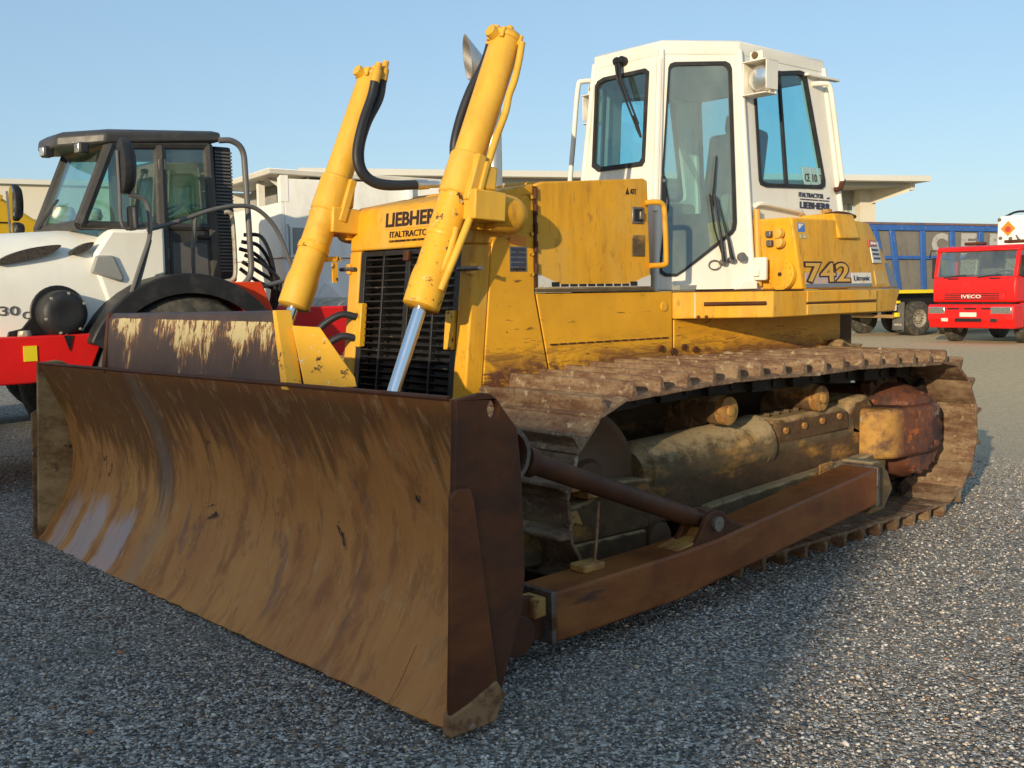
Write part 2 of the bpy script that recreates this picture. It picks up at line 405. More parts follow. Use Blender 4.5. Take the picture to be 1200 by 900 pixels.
M['wall_grey'] = worn('grey_fascia', (0.36, 0.36, 0.35), 0.7, vary=0.04, vscale=0.5, bump=0)
M['soffit'] = worn('grey_soffit', (0.30, 0.29, 0.27), 0.8, vary=0.04, vscale=0.5, bump=0)
M['roof_edge'] = worn('light_roof_edge', (0.56, 0.55, 0.50), 0.6, vary=0.04, vscale=0.5, bump=0)
M['dark_metal'] = worn('dark_wall_cladding', (0.10, 0.10, 0.10), 0.7, vary=0.1, bump=0)


def corrugated():
    t = NT('corrugated_panel')
    w = t.n("ShaderNodeTexWave", wave_type='BANDS', bands_direction='X')
    w.inputs['Scale'].default_value = 1.1
    w.inputs['Distortion'].default_value = 0.0
    t.l(t.co, w.inputs['Vector'])
    col = t.mix(t.ramp(w.outputs['Fac'], 0.2, 0.8), (0.30, 0.33, 0.31), (0.50, 0.51, 0.47))
    col = t.mix(t.ramp(t.xyz(2), 5.2, 4.9), col, (0.42, 0.42, 0.26))
    return t.bsdf(col, 0.5)


M['corr'] = corrugated()


def gravel_mat():
    t = NT('gravel')
    vo = t.n("ShaderNodeTexVoronoi", feature='F1')
    vo.inputs['Scale'].default_value = 78.0
    vo.inputs['Randomness'].default_value = 1.0
    # warp a little so that cells are not tidy
    t.l(t.co, vo.inputs['Vector'])
    sep = t.n("ShaderNodeSeparateColor")
    t.l(vo.outputs['Color'], sep.inputs[0])
    r, g, b = sep.outputs
    col = t.mix(t.math('POWER', r, 1.8), (0.125, 0.115, 0.102), (0.72, 0.64, 0.53))
    col = t.mix(t.ramp(g, 0.90, 0.93), col, (0.66, 0.64, 0.60))
    col = t.mix(t.ramp(g, 0.06, 0.04), col, (0.34, 0.21, 0.12))
    col = t.mix(t.ramp(b, 0.86, 0.88, 0, 0.8), col, (0.05, 0.052, 0.058))
    # wide variation: damp and dusty patches, wheel ruts
    big = t.noise((0.35, 0.9, 1), 4, 0.55)
    col = t.mix(t.ramp(big, 0.45, 0.62, 0, 0.45), col, (0.31, 0.29, 0.25))
    wide = t.noise((0.09, 0.14, 1), 3, 0.5)
    far = t.ramp(t.xyz(0), 4.5, 13.0)
    col = t.mix(t.math('MULTIPLY', far, t.ramp(wide, 0.3, 0.7, 0.70, 0.95)), col, (0.80, 0.585, 0.32))  # far ground coloured paler and warmer, for low sun caught by the stones
    fz = t.math('ADD', t.noise((9, 9, 1), 6, 0.75), t.noise((38, 38, 1), 4, 0.7))
    col = t.mix(t.math('MULTIPLY', far, t.ramp(fz, 0.80, 1.25, 0.75, 0.0)), col, (0.30, 0.24, 0.16))
    # dark gaps between stones belong to the dirt between them
    h = t.ramp(vo.outputs['Distance'], 0.0, 0.75, 1.0, 0.0)
    v2 = t.n("ShaderNodeTexVoronoi", feature='F1')
    v2.inputs['Scale'].default_value = 150.0
    t.l(t.co, v2.inputs['Vector'])
    h2 = t.math('ADD', h, t.math('MULTIPLY', t.ramp(v2.outputs['Distance'], 0, 0.8, 1, 0), 0.35))
    m = t.bsdf(col, 1.0, 0.0, h2, 0.9, 0.014, 0.02)
    bn = [n for n in t.t.nodes if n.bl_idname == 'ShaderNodeBump'][0]
    t.l(t.ramp(t.xyz(0), 3.0, 14.0, 0.95, 0.10), bn.inputs['Strength'])
    return m


M['gravel'] = gravel_mat()


def stone_mat():
    t = NT('gravel_stone')
    at = t.n("ShaderNodeAttribute", attribute_name='tint')
    at.attribute_type = 'GEOMETRY'
    col = t.mix(t.ramp(t.noise(90, 3, 0.6), 0.3, 0.7, 0, 0.25), at.outputs['Color'], (0.10, 0.10, 0.10))
    return t.bsdf(col, 0.75, 0.0, None, spec=0.2)


M['stone'] = stone_mat()

# ------------------------------------------------------------------ mesh building
LOC = {}


def V(*a):
    return Vector(a if len(a) > 1 else a[0])


class MB:
    def __init__(s):
        s.v = []
        s.f = []

    def add(s, verts, faces):
        o = len(s.v)
        s.v += [tuple(p) for p in verts]
        s.f += [tuple(i + o for i in f) for f in faces]
        return s

    def hexa(s, p):
        return s.add(p, [(0, 3, 2, 1), (4, 5, 6, 7), (0, 1, 5, 4), (1, 2, 6, 5), (2, 3, 7, 6), (3, 0, 4, 7)])

    def box(s, c, d, rot=None):
        c = V(c)
        hx, hy, hz = d[0] / 2, d[1] / 2, d[2] / 2
        p = [V(x, y, z) for z in (-hz, hz) for x, y in ((-hx, -hy), (hx, -hy), (hx, hy), (-hx, hy))]
        if rot is not None:
            p = [rot @ q for q in p]
        return s.hexa([c + q for q in p])

    def bx(s, x0, x1, y0, y1, z0, z1):
        return s.box(((x0 + x1) / 2, (y0 + y1) / 2, (z0 + z1) / 2), (abs(x1 - x0), abs(y1 - y0), abs(z1 - z0)))

    def prism(s, poly, axis, a, b):
        def mk(p, h):
            return {'y': (p[0], h, p[1]), 'x': (h, p[0], p[1]), 'z': (p[0], p[1], h)}[axis]
        n = len(poly)
        vs = [mk(p, a) for p in poly] + [mk(p, b) for p in poly]
        return s.add(vs, [tuple(range(n))[::-1], tuple(range(n, 2 * n))] + [(i, (i + 1) % n, (i + 1) % n + n, i + n) for i in range(n)])

    def loft(s, rings, caps=True, closed=True):
        n = len(rings[0])
        vs = [p for r in rings for p in r]
        fs = []
        for k in range(len(rings) - 1):
            for i in range(n if closed else n - 1):
                j = (i + 1) % n
                fs.append((k * n + i, k * n + j, (k + 1) * n + j, (k + 1) * n + i))
        if caps:
            fs.append(tuple(range(n))[::-1])
            fs.append(tuple(range((len(rings) - 1) * n, len(rings) * n)))
        return s.add(vs, fs)

    def tube(s, pts, r, n=10, smooth=0):
        pts = [V(p) for p in pts]
        if smooth:
            pts = catmull(pts, smooth)
        rs = r if isinstance(r, (list, tuple)) else [r] * len(pts)
        t0 = (pts[1] - pts[0]).normalized()
        ref = V(0, 0, 1) if abs(t0.z) < 0.9 else V(1, 0, 0)
        nrm = t0.cross(ref).normalized()
        rings = []
        for i, p in enumerate(pts):
            a = pts[max(i - 1, 0)]
            b = pts[min(i + 1, len(pts) - 1)]
            t = (b - a).normalized()
            nrm = (nrm - t * nrm.dot(t)).normalized()
            bn = t.cross(nrm)
            rings.append([p + (nrm * math.cos(2 * math.pi * k / n) + bn * math.sin(2 * math.pi * k / n)) * rs[i] for k in range(n)])
        return s.loft(rings)

    def cyl(s, a, b, r0, r1=None, n=24):
        return s.tube([a, b], [r0, r0 if r1 is None else r1], n)

    def lathe(s, c, axis, prof, n=32, ring=False):
        c = V(c)
        ax = V(axis).normalized()
        ref = V(0, 0, 1) if abs(ax.z) < 0.9 else V(1, 0, 0)
        u = ax.cross(ref).normalized()
        w = ax.cross(u)
        rings = [[c + ax * h + (u * math.cos(2 * math.pi * k / n) + w * math.sin(2 * math.pi * k / n)) * max(r, 1e-4) for k in range(n)] for r, h in prof]
        if ring:                                          # an open tyre-like ring
            return s.loft(rings + [rings[0]], caps=False)
        return s.loft(rings)

    def panel(s, q, outer, holes, thick, off=0.0):
        """q: four corners (bottom left, bottom right, top right, top left); outlines in (s, t)"""
        q = [V(p) for p in q]
        nrm = (q[1] - q[0]).cross(q[3] - q[0]).normalized()

        def P(st, d):
            a = q[0].lerp(q[1], st[0])
            b = q[3].lerp(q[2], st[0])
            return a.lerp(b, st[1]) + nrm * d
        loops = [outer] + list(holes)
        tris = tessellate_polygon([[V(p[0], p[1], 0) for p in lp] for lp in loops])
        flat = [p for lp in loops for p in lp]
        n = len(flat)
        vs = [P(p, off) for p in flat] + [P(p, off - thick) for p in flat]
        fs = [tuple(t) for t in tris] + [tuple(i + n for i in t)[::-1] for t in tris]
        o = 0
        for lp in loops:
            m = len(lp)
            for i in range(m):
                j = (i + 1) % m
                fs.append((o + i, o + j, o + j + n, o + i + n))
            o += m
        return s.add(vs, fs)

    def build(s, name, mat, parent=None, bevel=0.0, ang=38, seg=2, label=None):
        off = LOC.get(parent.name if parent else None, V(0, 0, 0)) if parent else V(0, 0, 0)
        me = bpy.data.meshes.new(name)
        bm = bmesh.new()
        vs = [bm.verts.new(V(p) - off) for p in s.v]
        for f in s.f:
            if len(set(f)) > 2:
                try:
                    bm.faces.new([vs[i] for i in f])
                except ValueError:
                    pass
        bmesh.ops.recalc_face_normals(bm, faces=bm.faces)
        bm.to_mesh(me)
        bm.free()
        for p in me.polygons:
            p.use_smooth = True
        me.set_sharp_from_angle(angle=R(ang))
        me.materials.append(M[mat] if isinstance(mat, str) else mat)
        o = bpy.data.objects.new(name, me)
        COL.objects.link(o)
        if parent:
            o.parent = parent
            LOC[o.name] = off
        if bevel:
            md = o.modifiers.new("bevel", 'BEVEL')
            md.width = bevel
            md.segments = seg
            md.limit_method = 'ANGLE'
            md.angle_limit = R(35)
        if label:
            o['label'] = label
        return o


def catmull(p, k):
    out = []
    for i in range(len(p) - 1):
        p0 = p[i - 1] if i else p[i] * 2 - p[i + 1]
        p3 = p[i + 2] if i + 2 < len(p) else p[i + 1] * 2 - p[i]
        for j in range(k):
            t = j / k
            out.append(0.5 * ((2 * p[i]) + (p[i + 1] - p0) * t + (2 * p0 - 5 * p[i] + 4 * p[i + 1] - p3) * t * t + (3 * p[i] - 3 * p[i + 1] + p3 - p0) * t ** 3))
    out.append(p[-1])
    return out


def thing(name, label, cat, loc, group=None):
    o = bpy.data.objects.new(name, None)
    o.empty_display_size = 0.3
    COL.objects.link(o)
    o.location = loc
    LOC[o.name] = V(loc)
    o['label'] = label
    o['category'] = cat
    if group:
        o['group'] = group
    return o


def text(s, mat, parent, org, xdir, up, width, height, bold=0.0, lift=0.003, depth=0.002, name='lettering', shear=0.0, align=None):
    """a line of raised letters: org is its lower left corner; width and height are the size of the line"""
    cu = bpy.data.curves.new('txt', 'FONT')
    cu.body = s
    cu.size = 1.0
    cu.offset = bold
    cu.extrude = 0.0
    cu.resolution_u = 3
    ob = bpy.data.objects.new('txt', cu)
    COL.objects.link(ob)
    dg = bpy.context.evaluated_depsgraph_get()
    me = bpy.data.meshes.new_from_object(ob.evaluated_get(dg))
    bpy.data.objects.remove(ob)
    bpy.data.curves.remove(cu)
    vs = np.array([v.co[:] for v in me.vertices])
    lo = vs.min(0)
    hi = vs.max(0)
    X = V(xdir).normalized()
    U = V(up)
    U = (U - X * U.dot(X)).normalized()
    N = X.cross(U)
    off = LOC.get(parent.name, V(0, 0, 0))
    b = MB()
    n = len(vs)
    pts = []
    for d in (lift + depth, lift - 0.004):
        for p in vs:
            a = (p[0] - lo[0]) / (hi[0] - lo[0]) * width
            c = (p[1] - lo[1]) / (hi[1] - lo[1]) * height
            pts.append(V(org) + X * (a + shear * c) + U * c + N * d)
    fs = [tuple(p.vertices) for p in me.polygons]
    ec = {}
    for f in fs:
        for i in range(len(f)):
            e = (f[i], f[(i + 1) % len(f)])
            ec[e] = 1
    side = [(e[0], e[1], e[1] + n, e[0] + n) for e in ec if (e[1], e[0]) not in ec]
    b.add(pts, fs + [tuple(i + n for i in f)[::-1] for f in fs] + side)
    bpy.data.meshes.remove(me)
    return b.build(name, mat, parent)


def decal(name, mat, parent, org, xdir, up, w, h, th=0.003, lift=0.0, bevel=0.0, label=None):
    X = V(xdir).normalized()
    U = V(up)
    U = (U - X * U.dot(X)).normalized()
    N = X.cross(U)
    o = V(org)
    b = MB().hexa([o + N * (lift - 0.003), o + X * w + N * (lift - 0.003), o + X * w + U * h + N * (lift - 0.003), o + U * h + N * (lift - 0.003),
                   o + N * (lift + th), o + X * w + N * (lift + th), o + X * w + U * h + N * (lift + th), o + U * h + N * (lift + th)])
    return b.build(name, mat, parent, bevel, label=label)


def bolts(pts, axis, r, h, name, mat, parent):
    a0 = V(pts[0])
    o = MB().cyl(a0 - V(axis) * 0.004, a0 + V(axis).normalized() * h, r, n=6).build(name, mat, parent)
    for p in pts[1:]:                                       # the others are copies of the first
        c = o.copy()
        COL.objects.link(c)
        c.parent = parent
        c.location = V(p) - a0
    return o

# ================================================================== the setting
def ground():
    b = MB()
    b.add([(-400, -400, 0), (900, -400, 0), (900, 900, 0), (-400, 900, 0)], [(0, 1, 2, 3)])
    o = b.build('gravel_ground', 'gravel')
    o['kind'] = 'structure'


ground()


def stones(n=110000):
    rg = np.random.default_rng(3)
    bm = bmesh.new()
    bmesh.ops.create_icosphere(bm, subdivisions=1, radius=1.0)
    base = np.array([v.co[:] for v in bm.verts])
    tri = np.array([[v.index for v in f.verts] for f in bm.faces])
    bm.free()
    # strewn in a wide fan round the blade and the near track, thinner further out
    d = 1.9 + 8.5 * rg.random(n) ** 1.15
    a = np.radians(rg.uniform(20, 86, n))
    px = -2.19 + d * np.cos(a)
    py = -5.01 + d * np.sin(a)
    s = 0.0032 + 0.0058 * rg.random(n) ** 2.2
    big = rg.random(n) > 0.985
    s[big] *= 1.7
    m = len(base)
    vs = base[None] * (1 + rg.uniform(-0.3, 0.3, (n, m, 1)))
    vs = vs * np.stack([rg.uniform(0.8, 1.5, n), rg.uniform(0.7, 1.2, n), rg.uniform(0.45, 0.85, n)], -1)[:, None]
    th = rg.uniform(0, 2 * np.pi, n)
    c, si = np.cos(th)[:, None], np.sin(th)[:, None]
    x = vs[..., 0] * c - vs[..., 1] * si
    y = vs[..., 0] * si + vs[..., 1] * c
    P = np.stack([x * s[:, None] + px[:, None], y * s[:, None] + py[:, None], vs[..., 2] * s[:, None] + (s * 0.25)[:, None]], -1).reshape(-1, 3)
    F = (tri[None] + (np.arange(n) * m)[:, None, None]).reshape(-1, 3)
    me = bpy.data.meshes.new('gravel_stones')
    me.vertices.add(len(P))
    me.vertices.foreach_set('co', P.astype(np.float32).ravel())
    me.loops.add(F.size)
    me.loops.foreach_set('vertex_index', F.astype(np.int32).ravel())
    me.polygons.add(len(F))
    me.polygons.foreach_set('loop_start', np.arange(0, F.size, 3, dtype=np.int32))
    me.polygons.foreach_set('loop_total', np.full(len(F), 3, dtype=np.int32))
    me.update(calc_edges=True)
    g = rg.random(n)
    v = 0.085 + 0.55 * g ** 2.0
    col = np.stack([v * 1.14, v, v * 0.86], -1)
    warm = rg.random(n)
    col *= np.where(warm[:, None] > 0.75, np.array([1.1, 0.98, 0.82]), np.array([0.95, 0.99, 1.05]))
    w = rg.random(n) > 0.93
    col[w] = np.array([0.66, 0.62, 0.55])
    rr = rg.random(n) > 0.988
    col[rr] = np.array([0.36, 0.19, 0.10])
    at = me.color_attributes.new('tint', 'FLOAT_COLOR', 'POINT')
    at.data.foreach_set('color', np.repeat(np.concatenate([col, np.ones((n, 1))], -1), m, 0).astype(np.float32).ravel())
    me.materials.append(M['stone'])
    o = bpy.data.objects.new('gravel_stones', me)
    COL.objects.link(o)
    o['kind'] = 'stuff'
    o['label'] = 'loose grey gravel stones strewn over the yard in front'
    o['category'] = 'gravel'


stones()


def warehouse():
    a = V(50.5, 22.9, 0)
    d = V(-30.4, 15.7, 0).normalized()          # along the eaves, to the left
    bk = V(d.y, -d.x, 0)                        # to the back
    if bk.dot(V(0.65, 0.75, 0)) < 0:
        bk = -bk
    L = 31.5

    def P(s, t, z):
        return a + d * s + bk * t + V(0, 0, z)

    def blk(b, s0, s1, t0, t1, z0, z1):
        return b.hexa([P(s0, t0, z0), P(s1, t0, z0), P(s1, t1, z0), P(s0, t1, z0), P(s0, t0, z1), P(s1, t0, z1), P(s1, t1, z1), P(s0, t1, z1)])
    o = thing('warehouse', 'long grey flat roofed warehouse with deep overhanging eaves behind the machines', 'building', P(L / 2, 8, 0))
    blk(MB(), -0.1, L, -0.3, 22, 6.78, 7.06).build('roof_edge', 'roof_edge', o)
    blk(MB(), 0.9, L, 0.5, 22, 6.60, 6.775).build('roof', 'wall_grey', o)
    b = MB()
    blk(b, 1.2, L, 3.2, 22, 5.95, 6.595)
    b.build('fascia', 'soffit', o)
    w = MB()
    blk(w, 2.0, L, 3.6, 21, 0, 5.945)
    w.build('wall', 'corr', o)
    for s in (1.75, 10.0, 18.0, 25, 30.6):
        blk(MB(), s - 0.45, s + 0.45, 2.5, 3.19, 0, 6.595).build('column', 'wall_cream', o)
    # tapered bracket at the end bay
    MB().hexa([P(0.55, 0.6, 6.35), P(1.6, 2.5, 5.85), P(1.6, 3.0, 5.85), P(0.55, 3.0, 6.35), P(0.55, 0.6, 6.77), P(1.6, 2.5, 6.59), P(1.6, 3.0, 6.59), P(0.55, 3.0, 6.77)]).build('bracket', 'wall_cream', o)
    MB().hexa([P(0.30, 0.5, 6.40), P(0.54, 0.5, 6.40), P(0.54, 3.0, 6.40), P(0.30, 3.0, 6.40), P(0.30, 0.5, 6.775), P(0.54, 0.5, 6.775), P(0.54, 3.0, 6.775), P(0.30, 3.0, 6.775)]).build('gutter', 'roof_edge', o)
    for s in (17.5, 24.5, 29.5):
        MB().tube([P(s, -0.4, 6.9), P(s, 0.3, 6.55), P(s, 1.0, 5.6), P(s, 3.2, 5.2)], 0.09, 8).build('downpipe', 'roof_edge', o)


warehouse()


def far_hall():
    o = thing('hall', 'cream walled low industrial hall far behind the white roller', 'building', (12, 62, 0))
    MB().hexa([(-9, 58, 0), (19.5, 50.5, 0), (22, 64, 0), (-5, 72, 0), (-9, 58, 7.15), (19.5, 50.5, 7.15), (22, 64, 7.15), (-5, 72, 7.15)]).build('wall', 'wall_cream', o)
    MB().hexa([(-9.1, 57.7, 7.16), (19.6, 50.2, 7.16), (22, 64, 7.16), (-5, 72, 7.16), (-9.1, 57.7, 7.4), (19.6, 50.2, 7.4), (22, 64, 7.4), (-5, 72, 7.4)]).build('roof', 'roof_edge', o)


far_hall()


def shade_building():
    """the building behind the photographer whose long shadow lies over the foreground"""
    o = thing('industrial_building', 'plain grey industrial building behind the camera shading the foreground gravel', 'building', (-44, 0, 0))
    MB().bx(-52, -38, -19.2, -13.1, 0, 10.8).build('wall', 'wall_cream', o)
    MB().bx(-52, -38.2, -13.09, 60, 0, 10.1).build('wing', 'wall_cream', o)
    MB().bx(-52, -37.95, -19.25, -13.05, 10.801, 10.85).build('roof', 'roof_edge', o)
    for y in (-16.5, -6, 4, 13, 22):
        f = MB().bx(-38.25, -37.96, y - 1.6, y + 1.6, 0.0, 3.8).build('door', 'wall_grey', o)


shade_building()


# ================================================================== bulldozer
DZ = thing('bulldozer', 'large yellow bulldozer with white cab, rusty blade and wide tracks parked on the gravel', 'bulldozer', (2.6, 0, 0))
TILT = -0.012                                  # the blade leans a little to its far end


def tb(p):
    return (p[0], p[1], p[2] + TILT * p[1])


def tilt(b):
    b.v = [tb(p) for p in b.v]
    return b


# ---- blade
PROF = [(0.048, 1.150), (0.078, 1.09), (0.122, 0.995), (0.165, 0.895), (0.198, 0.81), (0.220, 0.73), (0.235, 0.65), (0.241, 0.57), (0.236, 0.49),
        (0.222, 0.42), (0.198, 0.345), (0.166, 0.275), (0.124, 0.20)]
YB = 2.135
b = MB()
NY = 24
front = [[(x, -YB + 2 * YB * k / NY, z) for k in range(NY + 1)] for x, z in PROF]
back = [[(x + 0.035, -YB + 2 * YB * k / NY, z) for k in range(NY + 1)] for x, z in PROF]
rows = front + back[::-1]
vs = [p for r in rows for p in r]
fs = []
nr = len(rows)
for i in range(nr):
    j = (i + 1) % nr
    for k in range(NY):
        fs.append((i * (NY + 1) + k, i * (NY + 1) + k + 1, j * (NY + 1) + k + 1, j * (NY + 1) + k))
b.add(vs, fs)
b.add([rows[i][0] for i in range(nr)], [tuple(range(nr))])
b.add([rows[i][-1] for i in range(nr)], [tuple(range(nr))])
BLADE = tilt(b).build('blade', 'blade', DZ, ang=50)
# cutting edge along the bottom, with end bits
EP = [(0.1238, 0.2005), (0.106, 0.175), (0.073, 0.122), (0.034, 0.062), (-0.012, 0.012), (0.0, 0.0), (0.050, 0.050), (0.09, 0.108), (0.125, 0.165), (0.150, 0.198)]
rg = random.Random(5)
b = MB()
K = 60
rings = []
for k in range(K + 1):
    y = -1.80 + 3.6 * k / K
    wob = rg.uniform(-0.006, 0.006)
    rings.append([(x + (wob if i in (4, 5) else 0), y, z + (abs(wob) if i in (4, 5) else 0)) for i, (x, z) in enumerate(EP)])
b.loft(rings)
tilt(b).build('cutting_edge', 'blade', BLADE, ang=30)
for s in (-1, 1):
    b = MB()
    rings = []
    for k in range(13):
        y = s * (1.805 + 0.345 * k / 12)
        wob = rg.uniform(-0.005, 0.006)
        rings.append([(x - 0.0005 + (wob if i in (4, 5) else 0), y, max(z, 0.0) + (abs(wob) if i in (4, 5) else 0)) for i, (x, z) in enumerate(EP)])
    b.loft(rings)
    tilt(b).build('end_bit', 'blade', BLADE, ang=30)
for s in (-1, 1):
    y0, y1 = s * 2.136, s * 2.166
    poly = [(0.0, 0.0), (0.05, 1.150), (0.165, 1.166)]
    poly += [(0.165 + 0.075 * math.sin(t) * 1.0, 1.116 + 0.05 * math.cos(t)) for t in (0.5, 1.0)]
    poly += [(0.262, 1.10), (0.322, 1.03), (0.340, 0.86), (0.350, 0.50), (0.333, 0.37), (0.232, 0.10), (0.175, 0.02)]
    MBp = MB()
    # plate with a lifting eye cut through it
    eye = [(0.212 + 0.026 * math.cos(t * math.pi / 6), 1.105 + 0.034 * math.sin(t * math.pi / 6)) for t in range(12)]
    if s < 0:
        q = [(0, y1, 0), (1, y1, 0), (1, y1, 1), (0, y1, 1)]
    else:
        q = [(1, y1, 0), (0, y1, 0), (0, y1, 1), (1, y1, 1)]
        poly = [(1 - x, z) for x, z in poly]
        eye = [(1 - x, z) for x, z in eye]
    MBp.panel(q, poly, [eye], 0.03)
    ep = tilt(MBp).build('end_plate', 'rust_dark' if s < 0 else 'end_in', BLADE, 0.004)
    # wear plate welded on the outside
    wp = [(-0.018, 0.05), (0.005, 0.83), (0.040, 0.85), (0.088, 0.845), (0.105, 0.80), (0.195, 0.16), (0.215, 0.085), (0.17, 0.012), (0.01, 0.0)]
    tilt(MB().prism(wp, 'y', y1 + s * 0.001, y1 + s * 0.020)).build('wear_plate', 'wear' if s < 0 else 'worn_edge', ep, 0.005)
    tip = [(-0.024, 0.0), (-0.020, 0.075), (0.06, 0.098), (0.185, 0.150), (0.225, 0.09), (0.175, 0.004)]
    tilt(MB().prism(tip, 'y', y1 - s * 0.02, y1 + s * 0.030)).build('corner_bit', 'worn_edge', ep, 0.006)
    rust_weld = [(0.098, -0.0, 0.82)]
# back stiffeners of the blade
b = MB()
b.prism([(0.285, 0.34), (0.42, 0.30), (0.42, 0.52), (0.285, 0.60)], 'y', -1.95, 1.95)
b.prism([(0.165, 0.98), (0.33, 0.92), (0.33, 1.06), (0.125, 1.08)], 'y', -2.0, 2.0)
for y in (-1.85, -0.7, -0.52, 0.52, 0.7, 1.85):
    b.prism([(0.27, 0.20), (0.45, 0.22), (0.45, 0.60), (0.33, 0.95), (0.21, 0.95), (0.275, 0.6)], 'y', y - 0.02, y + 0.02)
tilt(b).build('stiffener', 'rust_dark', BLADE, 0.006)
tilt(MB().tube([(0.052, -YB + 0.01, 1.152), (0.052, YB - 0.01, 1.152)], 0.010, 8)).build('top_edge', 'rust_dark', BLADE)
# stone guard standing on the blade
b = MB()
GY0, GY1 = -0.93, 0.93
gp = [(0.058, 1.135), (0.078, 1.300), (0.098, 1.425), (0.112, 1.452), (0.140, 1.462), (0.165, 1.445), (0.172, 1.40), (0.130, 1.38), (0.10, 1.14)]
gp = [(x, z) for x, z in gp]
rings = []
for k in (0, 1):
    rings.append([(x, (-0.985 + (z - 1.135) * 0.48) if k == 0 else (0.99 + (z - 1.135) * 0.14), z) for x, z in gp])
b.loft(rings)
GU = tilt(b).build('blade_guard', 'guard', BLADE, 0.006)
for s in (-1, 1):
    ye = s * 0.93
    if s < 0:
        ea, et = -0.987, -0.832
    else:
        ea, et = 0.992, 1.038
    g = MB().hexa([tb(p) for p in [(0.045, ea, 1.13), (0.045, ea + s * 0.050, 1.13), (0.12, ea + s * 0.050, 1.13), (0.12, ea, 1.13),
                                   (0.10, et, 1.462), (0.10, et + s * 0.026, 1.462), (0.18, et + s * 0.026, 1.462), (0.18, et, 1.462)]])
    g.build('guard_post', 'yellow_chipped' if s < 0 else 'rust_dark', GU, 0.004)
    g = MB()
    k_ = (et - ea) / 0.332
    pl = [V(0.13, ea + s * 0.048, 1.13), V(0.33, ea + s * 0.135, 1.13), V(0.325, ea + s * 0.13, 1.17), V(0.25, ea + k_ * 0.25 + s * 0.10, 1.385), V(0.155, ea + k_ * 0.26 + s * 0.035, 1.395)]
    g2 = [p + V(-0.012, s * 0.022, 0) for p in pl]
    n = len(pl)
    g.add([tb(p) for p in pl + g2], [tuple(range(n)), tuple(range(n, 2 * n))[::-1]] + [(i, (i + 1) % n, (i + 1) % n + n, i + n) for i in range(n)])
    g.build('gusset', 'yellow_chipped' if s < 0 else 'worn_edge', GU, 0.003)

